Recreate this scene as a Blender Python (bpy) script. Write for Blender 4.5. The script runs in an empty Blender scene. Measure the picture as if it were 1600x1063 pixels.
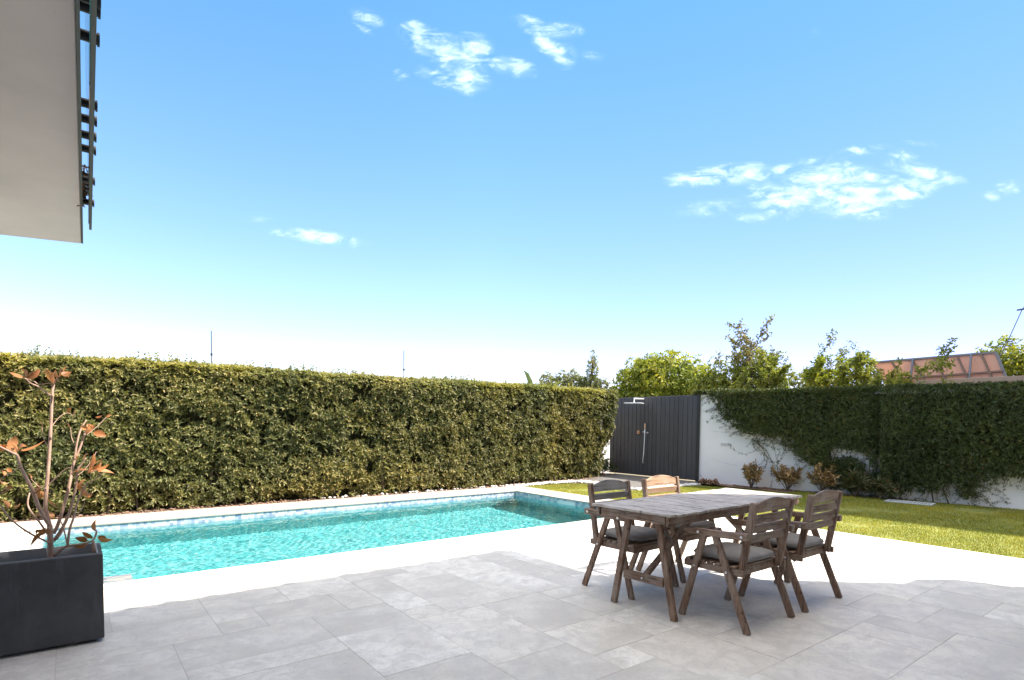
import bpy, bmesh, math, random
import numpy as np
from mathutils import Vector, Matrix

# ------------------------------------------------------------------ camera, sky, sun, exposure
scn = bpy.context.scene
col = scn.collection
random.seed(7)
rng = np.random.default_rng(7)
H = 1.4
YAW, PITCH, ROLL = [math.radians(a) for a in (52.4505, -2.37434, 0.557342)]
FPX, CY = 897.38, 699.888
Fv = Vector((math.cos(PITCH)*math.cos(YAW), math.cos(PITCH)*math.sin(YAW), math.sin(PITCH)))
r0 = Vector((math.sin(YAW), -math.cos(YAW), 0)); u0 = r0.cross(Fv)
Rv = r0*math.cos(ROLL)+u0*math.sin(ROLL); Uv = -r0*math.sin(ROLL)+u0*math.cos(ROLL)
cam = bpy.data.cameras.new('camera'); co = bpy.data.objects.new('camera', cam); col.objects.link(co)
cam.sensor_width = 36; cam.lens = FPX/1600*36; cam.shift_y = (CY-531.5)/1600
cam.clip_start = 0.05; cam.clip_end = 3000
Mx = Matrix((Rv, Uv, -Fv)).transposed().to_4x4(); Mx.translation = (0, 0, H)
co.matrix_world = Mx
scn.camera = co

SUN = Vector((0.535, -0.47, 1.0)).normalized()
sun = bpy.data.lights.new('sun', 'SUN'); so = bpy.data.objects.new('sun', sun); col.objects.link(so)
sun.energy = 4.6; sun.angle = math.radians(0.53); sun.color = (1.0, 0.93, 0.83)
so.rotation_euler = SUN.to_track_quat('Z', 'Y').to_euler()
so.location = (0, 0, 20)

w = bpy.data.worlds.new('World'); scn.world = w; w.use_nodes = True
wn, wl = w.node_tree.nodes, w.node_tree.links
wn.clear()
def N(tree, typ, **kw):
    n = tree.nodes.new(typ)
    for k, v in kw.items():
        if k == 'inp':
            for i, x in v.items(): n.inputs[i].default_value = x
        else: setattr(n, k, v)
    return n
WT = w.node_tree
sky = N(WT, 'ShaderNodeTexSky', sky_type='NISHITA', sun_disc=False, sun_elevation=math.asin(SUN.z),
        sun_rotation=math.atan2(SUN.x, SUN.y), altitude=0, air_density=1.0, dust_density=0.25, ozone_density=1.6)
tc = N(WT, 'ShaderNodeTexCoord')
def wmath(op, a, b=None, c=None):
    n = N(WT, 'ShaderNodeMath', operation=op)
    for i, x in enumerate((a, b, c)):
        if x is None: continue
        if isinstance(x, (int, float)): n.inputs[i].default_value = x
        else: wl.new(x, n.inputs[i])
    return n.outputs[0]
sep = N(WT, 'ShaderNodeSeparateXYZ'); wl.new(tc.outputs['Generated'], sep.inputs[0])
DX, DY, DZ = sep.outputs
# clouds live on a flat tangent map of the sky dome round the compass bearing CB
CB = (math.cos(YAW), math.sin(YAW))
fw = wmath('ADD', wmath('MULTIPLY', DX, CB[0]), wmath('MULTIPLY', DY, CB[1]))
rt = wmath('SUBTRACT', wmath('MULTIPLY', DX, CB[1]), wmath('MULTIPLY', DY, CB[0]))
fwc = wmath('MAXIMUM', fw, 0.02)
PX = wmath('DIVIDE', rt, fwc); PY = wmath('DIVIDE', DZ, fwc)
comb = N(WT, 'ShaderNodeCombineXYZ'); wl.new(PX, comb.inputs[0]); wl.new(PY, comb.inputs[1])
def cloud_noise(sx, sy, det, seed, dist=0.4):
    mp = N(WT, 'ShaderNodeMapping'); wl.new(comb.outputs[0], mp.inputs[0])
    mp.inputs['Scale'].default_value = (sx, sy, 1); mp.inputs['Location'].default_value = (seed, seed*1.7, seed)
    mp.inputs['Rotation'].default_value = (0, 0, 0.25)
    n = N(WT, 'ShaderNodeTexNoise', noise_dimensions='3D'); wl.new(mp.outputs[0], n.inputs['Vector'])
    n.inputs['Scale'].default_value = 1; n.inputs['Detail'].default_value = det; n.inputs['Roughness'].default_value = 0.55
    n.inputs['Distortion'].default_value = dist
    return n.outputs[0]
n1 = cloud_noise(16, 38, 9, 3.3, 1.1); n2 = cloud_noise(44, 90, 8, 8.1, 0.8)
def pxy(u, v):
    d = Fv*FPX + Rv*(u-800) + Uv*(CY-v)
    f_ = d.x*CB[0]+d.y*CB[1]
    return (d.x*CB[1]-d.y*CB[0])/f_, d.z/f_
clouds = [(652, 57, 24, 12, .35, 1.0), (688, 74, 42, 13, .30, 1.0), (738, 84, 26, 16, .2, .95), (778, 97, 22, 9, .35, .7), (808, 104, 22, 9, .3, .6),
          (690, 121, 32, 8, .3, .85), (728, 123, 30, 13, .05, 1.0), (700, 106, 14, 6, .2, .7),
          (832, 40, 24, 8, .35, .75), (872, 48, 28, 8, .0, .75), (858, 74, 22, 8, .4, .9), (882, 86, 16, 11, .2, .8),
          (575, 27, 22, 7, .3, .6), (566, 45, 14, 4, .4, .45), (498, 371, 56, 6, .12, .85), (455, 365, 20, 4, .2, .6), (925, 87, 16, 6, .2, .45), (626, 117, 10, 5, 0, .5),
          (1085, 279, 34, 7, -.1, .9), (1150, 273, 52, 10, -.05, .95), (1225, 268, 58, 7, -.05, .7), (1262, 256, 50, 6, -.2, .5), (1300, 277, 62, 13, 0, 1.05), (1360, 280, 40, 9, 0, .7),
          (1205, 312, 34, 14, .3, 1.0), (1262, 303, 50, 13, -.35, .95), (1335, 312, 56, 15, -.1, 1.15), (1350, 330, 30, 9, .1, .9), (1412, 300, 46, 12, -.3, .95),
          (1440, 268, 48, 8, .22, .75), (1412, 250, 18, 10, .2, .5), (1110, 328, 42, 6, -.1, .6), (1170, 337, 30, 6, .1, .55), (1120, 318, 50, 5, -.1, .35), (1350, 235, 36, 5, -.12, .6), (1435, 225, 26, 3, 0, .3),
          (1577, 293, 16, 7, 0, .45), (1548, 306, 12, 5, 0, .35), (1268, 51, 12, 5, 0, .35), (402, 343, 18, 4, .1, .4)]
acc = None
for (u, v, a, b, th, st) in clouds:
    cx, cy = pxy(u, v); a_, b_ = a/FPX*1.3, b/FPX*1.75
    dx = wmath('SUBTRACT', PX, cx); dy = wmath('SUBTRACT', PY, cy)
    c, s = math.cos(-th), math.sin(-th)
    e1 = wmath('ADD', wmath('MULTIPLY', dx, c/a_), wmath('MULTIPLY', dy, s/a_))
    e2 = wmath('ADD', wmath('MULTIPLY', dx, -s/b_), wmath('MULTIPLY', dy, c/b_))
    d = wmath('SQRT', wmath('ADD', wmath('MULTIPLY', e1, e1), wmath('MULTIPLY', e2, e2)))
    m = wmath('MULTIPLY', wmath('MAXIMUM', wmath('SUBTRACT', 1.25, d), 0.0), st*0.8)
    acc = m if acc is None else wmath('MAXIMUM', acc, m)
nn = wmath('ADD', wmath('MULTIPLY', n1, 0.62), wmath('MULTIPLY', n2, 0.38))
cl = wmath('MULTIPLY', wmath('ADD', wmath('MULTIPLY', acc, 1.25), wmath('SUBTRACT', wmath('MULTIPLY', nn, 6.0), 3.25)), .34)
cl = wmath('MAXIMUM', cl, wmath('MULTIPLY', wmath('MULTIPLY', acc, .42), wmath('MAXIMUM', wmath('MULTIPLY', wmath('SUBTRACT', n1, .36), 3.2), 0.0)))
gate = wmath('MINIMUM', wmath('MULTIPLY', acc, 3.0), 1.0)
front = wmath('GREATER_THAN', fw, 0.05)
clamp = N(WT, 'ShaderNodeClamp'); wl.new(wmath('MULTIPLY', wmath('MULTIPLY', cl, gate), front), clamp.inputs[0])
smooth = wmath('SMOOTH_MIN', clamp.outputs[0], 0.85, 0.3)
# clear air: less red overhead, paler towards the horizon; an added bright zenith layer, out of view, lifts the shaded patio
gain = N(WT, 'ShaderNodeCombineXYZ'); wl.new(wmath('MAXIMUM', wmath('SUBTRACT', 1.02, wmath('MULTIPLY', DZ, .74)), .55), gain.inputs[0])
wl.new(wmath('ADD', .86, wmath('MULTIPLY', DZ, .16)), gain.inputs[1]); gain.inputs[2].default_value = 1.0
hsv = N(WT, 'ShaderNodeMixRGB', blend_type='MULTIPLY'); hsv.inputs[0].default_value = 1
wl.new(sky.outputs[0], hsv.inputs[1]); wl.new(gain.outputs[0], hsv.inputs[2])
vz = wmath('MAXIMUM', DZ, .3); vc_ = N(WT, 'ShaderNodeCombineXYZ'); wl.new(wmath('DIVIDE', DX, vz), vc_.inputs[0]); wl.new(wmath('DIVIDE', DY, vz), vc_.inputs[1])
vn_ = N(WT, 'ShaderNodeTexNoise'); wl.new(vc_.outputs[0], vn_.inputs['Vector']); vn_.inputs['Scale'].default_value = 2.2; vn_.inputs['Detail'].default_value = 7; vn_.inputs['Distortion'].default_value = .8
azf = wmath('SUBTRACT', 1.0, wmath('MULTIPLY', wmath('MAXIMUM', wmath('ADD', wmath('ADD', wmath('MULTIPLY', DX, .751), wmath('MULTIPLY', DY, -.66)), .12), 0.0), .40))
azc = N(WT, 'ShaderNodeCombineXYZ'); wl.new(azf, azc.inputs[0]); wl.new(azf, azc.inputs[1]); azc.inputs[2].default_value = 1
h2_ = N(WT, 'ShaderNodeMixRGB', blend_type='MULTIPLY'); h2_.inputs[0].default_value = 1; wl.new(hsv.outputs[0], h2_.inputs[1]); wl.new(azc.outputs[0], h2_.inputs[2]); hsv = h2_
zenith_fill = N(WT, 'ShaderNodeMapRange'); wl.new(DZ, zenith_fill.inputs[0]); zenith_fill.inputs[1].default_value = .70; zenith_fill.inputs[2].default_value = .86
vm = wmath('MULTIPLY', zenith_fill.outputs[0], wmath('MINIMUM', wmath('MULTIPLY', vn_.outputs[0], 1.7), 1.0))
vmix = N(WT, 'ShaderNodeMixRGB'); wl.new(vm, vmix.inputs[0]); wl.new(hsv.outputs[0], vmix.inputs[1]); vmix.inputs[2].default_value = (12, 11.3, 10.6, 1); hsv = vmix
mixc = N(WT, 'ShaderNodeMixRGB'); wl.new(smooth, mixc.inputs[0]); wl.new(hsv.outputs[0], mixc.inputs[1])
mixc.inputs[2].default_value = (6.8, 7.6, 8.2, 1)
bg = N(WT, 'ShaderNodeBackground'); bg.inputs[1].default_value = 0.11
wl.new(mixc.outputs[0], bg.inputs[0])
wo = N(WT, 'ShaderNodeOutputWorld'); wl.new(bg.outputs[0], wo.inputs[0])

scn.view_settings.view_transform = 'Standard'; scn.view_settings.look = 'None'
scn.view_settings.exposure = 1.55; scn.view_settings.gamma = 1
scn.render.engine = 'CYCLES'
scn.cycles.max_bounces = 10; scn.cycles.transparent_max_bounces = 16
scn.cycles.sample_clamp_indirect = 6
scn.cycles.use_denoising = True

# ------------------------------------------------------------------ pixel -> world measuring helpers (used to read real positions)
def ray(u, v): return Fv*FPX + Rv*(u-800) + Uv*(CY-v)
def gp(u, v, z=0.0):
    d = ray(u, v); t = (z-H)/d.z; return Vector((d.x*t, d.y*t, z))
def onX(u, v, x): d = ray(u, v); return d*(x/d.x)+Vector((0, 0, H))
def onY(u, v, y): d = ray(u, v); return d*(y/d.y)+Vector((0, 0, H))

# ------------------------------------------------------------------ mesh helpers
def link(name, me, m, parent=None, smooth=False):
    o = bpy.data.objects.new(name, me); col.objects.link(o)
    if m: me.materials.append(m)
    if parent: o.parent = parent
    if smooth: me.shade_smooth()
    return o
def npmesh(name, V, Fc, k):
    me = bpy.data.meshes.new(name); V = np.asarray(V, dtype=np.float32).reshape(-1, 3); Fc = np.asarray(Fc, dtype=np.int32).reshape(-1, k)
    me.vertices.add(len(V)); me.vertices.foreach_set('co', V.ravel())
    me.loops.add(Fc.size); me.loops.foreach_set('vertex_index', Fc.ravel())
    me.polygons.add(len(Fc)); me.polygons.foreach_set('loop_start', np.arange(0, Fc.size, k, dtype=np.int32))
    me.update(calc_edges=True); me.validate()
    return me
def empty(name, loc, rz=0):
    o = bpy.data.objects.new(name, None); col.objects.link(o); o.location = loc; o.rotation_euler = (0, 0, rz)
    o.empty_display_size = 0.1; return o
def tag(o, label, cat, group=None, kind=None):
    if label: o['label'] = label
    if cat: o['category'] = cat
    if group: o['group'] = group
    if kind: o['kind'] = kind
    return o
def copy_tree(o, parent=None):
    c = o.copy(); col.objects.link(c); c.parent = parent
    for ch in list(o.children): copy_tree(ch, c)
    return c
class MB:
    def __init__(s): s.v = []; s.f = []
    def add(s, vs, fs):
        b = len(s.v); s.v += [tuple(x) for x in vs]; s.f += [tuple(i+b for i in f) for f in fs]; return s
    def box(s, x0, x1, y0, y1, z0, z1):
        return s.add([(x0,y0,z0),(x1,y0,z0),(x1,y1,z0),(x0,y1,z0),(x0,y0,z1),(x1,y0,z1),(x1,y1,z1),(x0,y1,z1)],
                     [(0,3,2,1),(4,5,6,7),(0,1,5,4),(1,2,6,5),(2,3,7,6),(3,0,4,7)])
    def bar(s, p0, p1, wx, wt, side=(1, 0, 0)):
        p0, p1 = Vector(p0), Vector(p1); d = (p1-p0).normalized(); a = Vector(side); a = (a-d*a.dot(d)).normalized(); b = d.cross(a)
        vs = []
        for p in (p0, p1):
            for sa, sb in ((-1,-1),(1,-1),(1,1),(-1,1)): vs.append(p+a*(sa*wx/2)+b*(sb*wt/2))
        return s.add(vs, [(0,3,2,1),(4,5,6,7),(0,1,5,4),(1,2,6,5),(2,3,7,6),(3,0,4,7)])
    def tube(s, pts, rad, n=8, cap=True):
        pts = [Vector(p) for p in pts]
        if not hasattr(rad, '__len__'): rad = [rad]*len(pts)
        b = len(s.v); prev = None
        for i, p in enumerate(pts):
            d = (pts[min(i+1, len(pts)-1)]-pts[max(i-1, 0)]).normalized()
            if prev is None:
                a = d.orthogonal().normalized()
            else:
                a = (prev-d*prev.dot(d)); a = a.normalized() if a.length > 1e-6 else d.orthogonal().normalized()
            prev = a; c = d.cross(a)
            for k in range(n):
                t = 2*math.pi*k/n; s.v.append(tuple(p+(a*math.cos(t)+c*math.sin(t))*rad[i]))
        for i in range(len(pts)-1):
            for k in range(n):
                k2 = (k+1) % n
                s.f.append((b+i*n+k, b+i*n+k2, b+(i+1)*n+k2, b+(i+1)*n+k))
        if cap:
            s.f.append(tuple(b+k for k in reversed(range(n)))); s.f.append(tuple(b+(len(pts)-1)*n+k for k in range(n)))
        return s
    def prism(s, poly, z0, z1):
        n = len(poly)
        return s.add([(x, y, z0) for x, y in poly]+[(x, y, z1) for x, y in poly],
                     [tuple(reversed(range(n))), tuple(range(n, 2*n))]+[(i, (i+1) % n, n+(i+1) % n, n+i) for i in range(n)])
    def build(s, name, m, parent=None, smooth=False, bevel=0, seg=2):
        me = bpy.data.meshes.new(name); me.from_pydata(s.v, [], s.f); me.update()
        bm = bmesh.new(); bm.from_mesh(me); bmesh.ops.recalc_face_normals(bm, faces=bm.faces); bm.to_mesh(me); bm.free()
        o = link(name, me, m, parent, smooth)
        if bevel:
            md = o.modifiers.new('bevel', 'BEVEL'); md.width = bevel; md.segments = seg; md.limit_method = 'ANGLE'; md.angle_limit = math.radians(40)
        return o

# ------------------------------------------------------------------ materials
def mat(name, color=(.5,.5,.5), rough=.6, spec=.5, metal=0):
    m = bpy.data.materials.new(name); m.use_nodes = True; b = m.node_tree.nodes['Principled BSDF']
    b.inputs['Base Color'].default_value = (*color, 1); b.inputs['Roughness'].default_value = rough
    b.inputs['Specular IOR Level'].default_value = spec; b.inputs['Metallic'].default_value = metal
    return m
def BS(m): return m.node_tree.nodes['Principled BSDF']
def coords(m, kind='Object', scale=(1,1,1), loc=(0,0,0), rot=(0,0,0)):
    t = m.node_tree; a = N(t, 'ShaderNodeTexCoord'); mp = N(t, 'ShaderNodeMapping')
    t.links.new(a.outputs[kind], mp.inputs[0]); mp.inputs['Scale'].default_value = scale; mp.inputs['Location'].default_value = loc
    mp.inputs['Rotation'].default_value = rot
    return mp.outputs[0]
def noise(m, vec, scale=5, det=6, rough=.55, dist=0):
    t = m.node_tree; n = N(t, 'ShaderNodeTexNoise'); t.links.new(vec, n.inputs['Vector'])
    n.inputs['Scale'].default_value = scale; n.inputs['Detail'].default_value = det; n.inputs['Roughness'].default_value = rough; n.inputs['Distortion'].default_value = dist
    return n.outputs[0]
def ramp(m, fac, stops, interp='LINEAR'):
    t = m.node_tree; r = N(t, 'ShaderNodeValToRGB'); t.links.new(fac, r.inputs[0]); cr = r.color_ramp; cr.interpolation = interp
    while len(cr.elements) < len(stops): cr.elements.new(0.5)
    for e, (p, c) in zip(cr.elements, stops): e.position = p; e.color = (*c, 1) if len(c) == 3 else c
    return r.outputs[0]
def mixc_(m, fac, a, b, mode='MIX'):
    t = m.node_tree; n = N(t, 'ShaderNodeMixRGB', blend_type=mode)
    for i, x in enumerate((fac, a, b)):
        if isinstance(x, (int, float)): n.inputs[i].default_value = x
        elif isinstance(x, tuple): n.inputs[i].default_value = (*x, 1)
        else: t.links.new(x, n.inputs[i])
    return n.outputs[0]
def mth(m, op, a, b=0.0):
    t = m.node_tree; n = N(t, 'ShaderNodeMath', operation=op)
    for i, x in enumerate((a, b)):
        if isinstance(x, (int, float)): n.inputs[i].default_value = x
        else: t.links.new(x, n.inputs[i])
    return n.outputs[0]
def bump(m, h, strength=.3, dist=.01):
    t = m.node_tree; n = N(t, 'ShaderNodeBump'); t.links.new(h, n.inputs['Height']); n.inputs['Strength'].default_value = strength; n.inputs['Distance'].default_value = dist
    t.links.new(n.outputs[0], BS(m).inputs['Normal'])
def setc(m, c, inp='Base Color'): m.node_tree.links.new(c, BS(m).inputs[inp])
def island(m): return N(m.node_tree, 'ShaderNodeNewGeometry').outputs['Random Per Island']

# stone tile
def tile_mat(name, base, lo, hi, warm):
    m = mat(name, base, .55, .35)
    isl = island(m)
    v = coords(m)
    off = N(m.node_tree, 'ShaderNodeVectorMath', operation='ADD'); m.node_tree.links.new(v, off.inputs[0])
    cx = N(m.node_tree, 'ShaderNodeCombineXYZ'); sc = mth(m, 'MULTIPLY', isl, 37.0)
    m.node_tree.links.new(sc, cx.inputs[2]); m.node_tree.links.new(cx.outputs[0], off.inputs[1])
    big = noise(m, off.outputs[0], 2.2, 4, .6, .8); fine = noise(m, off.outputs[0], 9, 10, .72, .6); grain = noise(m, off.outputs[0], 60, 8, .7)
    tone = ramp(m, isl, [(0, lo), (.25, tuple((x+y)/2 for x, y in zip(lo, base))), (.6, base), (1, hi)])
    c = mixc_(m, ramp(m, big, [(.38, (0,0,0)), (.62, (1,1,1))]), tone, mixc_(m, .5, tone, hi))
    low = noise(m, off.outputs[0], 1.1, 3, .5, 1.2); c = mixc_(m, ramp(m, low, [(.50, (0,)*3), (.66, (.6,)*3)]), c, lo)
    hue = noise(m, off.outputs[0], 3.1, 4, .6); c = mixc_(m, ramp(m, hue, [(.45, (0,)*3), (.7, (.35,)*3)]), c, tuple(x*y for x, y in zip(base, (1.0, .97, .90))))
    c = mixc_(m, ramp(m, fine, [(.40, (.65,)*3), (.58, (0,)*3)]), c, lo)
    c = mixc_(m, .16, c, ramp(m, grain, [(.3, (.6,)*3), (.7, (1.25,)*3)]), 'MULTIPLY')
    vn = noise(m, off.outputs[0], 2.6, 5, .6, 2.4)
    vein = ramp(m, mth(m, 'ABSOLUTE', mth(m, 'SUBTRACT', vn, .5)), [(0, (.35,)*3), (.006, (0,)*3)])
    c = mixc_(m, vein, c, (.30, .29, .28))
    spot = N(m.node_tree, 'ShaderNodeTexVoronoi'); spot.inputs['Scale'].default_value = 5.5; m.node_tree.links.new(off.outputs[0], spot.inputs['Vector'])
    c = mixc_(m, ramp(m, spot.outputs[0], [(.0, (.6,)*3), (.05, (0,)*3)]), c, (.22, .20, .19))
    setc(m, c); setc(m, ramp(m, fine, [(.3, (.42,)*3), (.7, (.68,)*3)]), 'Roughness')
    bump(m, mixc_(m, .5, fine, grain), .18, .004)
    return m
M = {}
M['tile'] = tile_mat('grey_stone_tile', (.715,.67,.60), (.53,.495,.445), (.82,.785,.72), None)
M['coping'] = tile_mat('cream_stone_tile', (.44,.39,.335), (.38,.335,.28), (.49,.445,.39), None)
M['grout'] = mat('grout', (.50,.46,.41), .9)
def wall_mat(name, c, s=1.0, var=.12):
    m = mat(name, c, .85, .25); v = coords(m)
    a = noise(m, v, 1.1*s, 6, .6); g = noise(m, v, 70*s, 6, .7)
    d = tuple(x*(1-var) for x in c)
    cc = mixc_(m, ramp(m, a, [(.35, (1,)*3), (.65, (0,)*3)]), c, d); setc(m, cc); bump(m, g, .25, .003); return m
M['white_wall'] = wall_mat('white_plaster', (.84,.825,.82), 1.0, .08)
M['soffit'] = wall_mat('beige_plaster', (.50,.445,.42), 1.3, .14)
M['house'] = wall_mat('house_plaster', (.78,.76,.73))
def wood_mat(name, a, b, grey, amt, axis, gs=22):
    m = mat(name, a, .62, .35)
    sc = {'x': (1.2, 1, 1), 'y': (1, 1.2, 1), 'z': (1, 1, 1.2)}[axis]
    st = {'x': (1.4, gs, gs), 'y': (gs, 1.4, gs), 'z': (gs, gs, 1.4)}[axis]
    isl = island(m); cx = N(m.node_tree, 'ShaderNodeCombineXYZ')
    for i in range(3): m.node_tree.links.new(mth(m, 'MULTIPLY', isl, 11.0+i*7), cx.inputs[i])
    base = coords(m)
    off = N(m.node_tree, 'ShaderNodeVectorMath', operation='ADD'); m.node_tree.links.new(base, off.inputs[0]); m.node_tree.links.new(cx.outputs[0], off.inputs[1])
    mp = N(m.node_tree, 'ShaderNodeMapping'); mp.inputs['Scale'].default_value = st; m.node_tree.links.new(off.outputs[0], mp.inputs[0])
    g = noise(m, mp.outputs[0], 2.4, 8, .65, .5); blot = noise(m, off.outputs[0], 6, 6, .65)
    c = ramp(m, g, [(.38, a), (.62, b)])
    c = mixc_(m, ramp(m, blot, [(.5-amt*.3, (0,)*3), (.78-amt*.3, (.85,)*3)]), c, grey)
    c = mixc_(m, mth(m, 'MULTIPLY', isl, .4), c, mixc_(m, 1.0, c, (.7,.66,.62), 'MULTIPLY'))
    cr = ramp(m, g, [(.34, (.35,)*3), (.46, (1,)*3)])
    kn = noise(m, off.outputs[0], 14, 3, .5); c = mixc_(m, ramp(m, kn, [(.66, (0,)*3), (.74, (.7,)*3)]), c, tuple(x*.35 for x in a))
    c = mixc_(m, 1.0, c, cr, 'MULTIPLY')
    setc(m, c); bump(m, g, .35, .003); return m
M['wood_z'] = wood_mat('weathered_wood_upright', (.11,.058,.034), (.25,.15,.095), (.32,.25,.195), .3, 'z')
M['wood_x'] = wood_mat('weathered_wood_slat', (.12,.066,.040), (.26,.16,.105), (.33,.265,.21), .35, 'x')
M['wood_y'] = wood_mat('weathered_wood_arm', (.12,.066,.040), (.26,.16,.105), (.33,.265,.21), .35, 'y')
M['wood_grey'] = wood_mat('silvered_wood_slat', (.16,.145,.135), (.27,.25,.235), (.34,.325,.31), .6, 'x')
M['wood_sunlit'] = wood_mat('sunlit_wood_slat', (.30,.175,.105), (.44,.28,.18), (.42,.31,.23), .3, 'x')  # same chair wood, with the sunlight on one backrest mixed into its colour
M['wood_top'] = wood_mat('silvered_tabletop_wood', (.16,.115,.085), (.40,.33,.27), (.56,.51,.46), .75, 'y', 13)
M['bolt'] = mat('zinc_bolt', (.6,.6,.6), .35, .5, 1)
M['cushion'] = mat('grey_cushion_fabric', (.085,.082,.080), .9, .2)
v = coords(M['cushion']); wv = noise(M['cushion'], v, 160, 4, .6)
setc(M['cushion'], mixc_(M['cushion'], ramp(M['cushion'], noise(M['cushion'], v, 7, 5), [(.3,(0,)*3),(.7,(1,)*3)]), (.17,.16,.15), (.25,.235,.22)))
bump(M['cushion'], wv, .4, .002)
M['planter'] = mat('anthracite_planter', (.028,.030,.034), .5, .4)
pm = M['planter']; v = coords(pm)
pv = N(pm.node_tree, 'ShaderNodeMapping'); pm.node_tree.links.new(v, pv.inputs[0]); pv.inputs['Scale'].default_value = (9, 9, 1.3)
c = mixc_(pm, ramp(pm, noise(pm, v, 3, 7, .65, .4), [(.35,(0,)*3),(.7,(1,)*3)]), (.042,.042,.044), (.072,.072,.076))
c = mixc_(pm, ramp(pm, noise(pm, pv.outputs[0], 2.2, 6, .7), [(.55,(0,)*3),(.75,(.55,)*3)]), c, (.10,.105,.11)); setc(pm, c)
bump(pm, noise(pm, v, 55, 6, .7), .15, .003)
M['planter_rim'] = mat('lit_planter_rim', (.24,.25,.26), .6)  # paler grey carries the light caught by the rim and inner sides
M['soil'] = mat('dark_soil', (.03,.022,.016), .95)
bump(M['soil'], noise(M['soil'], coords(M['soil']), 30, 8, .7), 1, .03)
M['metal_dark'] = mat('dark_metal', (.035,.036,.038), .45, .5, .3)
M['metal_grey'] = mat('brushed_grey_metal', (.33,.34,.35), .35, .5, .9)
M['chrome'] = mat('chrome', (.85,.85,.85), .3, .5, .45)
M['brass'] = mat('brass', (.7,.45,.28), .3, .5, 1)
gm = mat('balcony_glass', (.07,.11,.115), .08, .5); M['glass'] = gm
BS(gm).inputs['Transmission Weight'].default_value = .35; BS(gm).inputs['IOR'].default_value = 1.45
def leaf_mat(name, stops, trans=.25, rough=.5, spec=.35, tint=None):
    m = bpy.data.materials.new(name); m.use_nodes = True; t = m.node_tree; b = BS(m)
    isl = island(m); c = ramp(m, isl, stops)
    big = noise(m, coords(m), 1.3, 4, .6)
    c = mixc_(m, 1.0, c, ramp(m, big, [(.35, (.72,.78,.76)), (.65, (1.22,1.16,1.0))]), 'MULTIPLY')
    c = mixc_(m, 1.0, c, ramp(m, noise(m, coords(m), .45, 2, .5), [(.38, (.88,.92,.9)), (.62, (1.16,1.08,1.0))]), 'MULTIPLY')
    setc(m, c); b.inputs['Roughness'].default_value = rough; b.inputs['Specular IOR Level'].default_value = spec
    tr = N(t, 'ShaderNodeBsdfTranslucent'); t.links.new(mixc_(m, 1.0, c, (1.25,1.3,.6), 'MULTIPLY'), tr.inputs[0])
    mx = N(t, 'ShaderNodeMixShader'); mx.inputs[0].default_value = trans
    out = t.nodes['Material Output']; t.links.new(b.outputs[0], mx.inputs[1]); t.links.new(tr.outputs[0], mx.inputs[2]); t.links.new(mx.outputs[0], out.inputs[0])
    return m
M['hedge'] = leaf_mat('hedge_leaf', [(0,(.07,.08,.022)),(.4,(.14,.145,.045)),(.8,(.25,.23,.085)),(1,(.38,.31,.15))], .3, .5, .35)
M['vine'] = leaf_mat('vine_leaf', [(0,(.033,.050,.017)),(.6,(.066,.094,.030)),(.93,(.105,.13,.045)),(.985,(.09,.11,.04)),(1,(.25,.14,.05))], .15, .45)
M['tree_bright'] = leaf_mat('bright_tree_leaf', [(0,(.10,.14,.02)),(.4,(.24,.27,.035)),(1,(.44,.42,.07))], .4)
M['tree_mid'] = leaf_mat('mid_tree_leaf', [(0,(.11,.14,.03)),(.5,(.24,.26,.05)),(1,(.40,.37,.09))], .4)
M['tree_dull'] = leaf_mat('dull_tree_leaf', [(0,(.09,.11,.035)),(.5,(.18,.19,.065)),(1,(.30,.27,.13))], .35)
M['twig_leaf'] = leaf_mat('small_brown_green_leaf', [(0,(.12,.12,.05)),(.5,(.18,.17,.08)),(1,(.30,.24,.12))], .35)
M['copper_leaf'] = leaf_mat('copper_leaf', [(0,(.26,.10,.045)),(.5,(.42,.18,.085)),(1,(.50,.24,.13))], .25, .5)
M['croton'] = leaf_mat('croton_leaf', [(0,(.17,.12,.07)),(.5,(.36,.23,.12)),(1,(.58,.38,.20))], .25)
M['agave'] = leaf_mat('strap_leaf', [(0,(.05,.07,.03)),(.6,(.10,.12,.05)),(1,(.22,.14,.08))], .2)
M['grass'] = leaf_mat('grass_blade', [(0,(.13,.15,.025)),(.5,(.30,.28,.035)),(.85,(.43,.37,.055)),(1,(.50,.42,.12))], .3, .5, .3)
gm2 = M['grass']; b_ = BS(gm2).inputs['Base Color'].links[0].from_socket; setc(gm2, mixc_(gm2, 1.0, b_, ramp(gm2, noise(gm2, coords(gm2), 1.1, 5, .65, .5), [(.36, (.70,.86,.8)), (.64, (1.22,1.08,1.0))]), 'MULTIPLY'))
M['banana'] = leaf_mat('banana_leaf', [(0,(.26,.30,.10)),(1,(.32,.36,.12))], .4)
M['bark'] = mat('bark', (.13,.095,.07), .85); bump(M['bark'], noise(M['bark'], coords(M['bark']), 25, 6, .7), .6, .01)
M['bark_pale'] = mat('pale_bark', (.40,.26,.19), .7)
bm_ = M['bark_pale']; setc(bm_, mixc_(bm_, ramp(bm_, noise(bm_, coords(bm_, scale=(1,1,.3)), 30, 6, .7), [(.35,(0,)*3),(.65,(1,)*3)]), (.30,.185,.13), (.50,.34,.25)))
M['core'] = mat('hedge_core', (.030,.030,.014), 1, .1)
M['lawn_base'] = mat('lawn_soil', (.13,.14,.03), .95)
lb = M['lawn_base']; setc(lb, mixc_(lb, ramp(lb, noise(lb, coords(lb), 3, 8, .7), [(.3,(0,)*3),(.7,(1,)*3)]), (.11,.13,.025), (.21,.22,.04)))
M['mulch'] = mat('red_mulch', (.25,.15,.10), .95)
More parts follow.
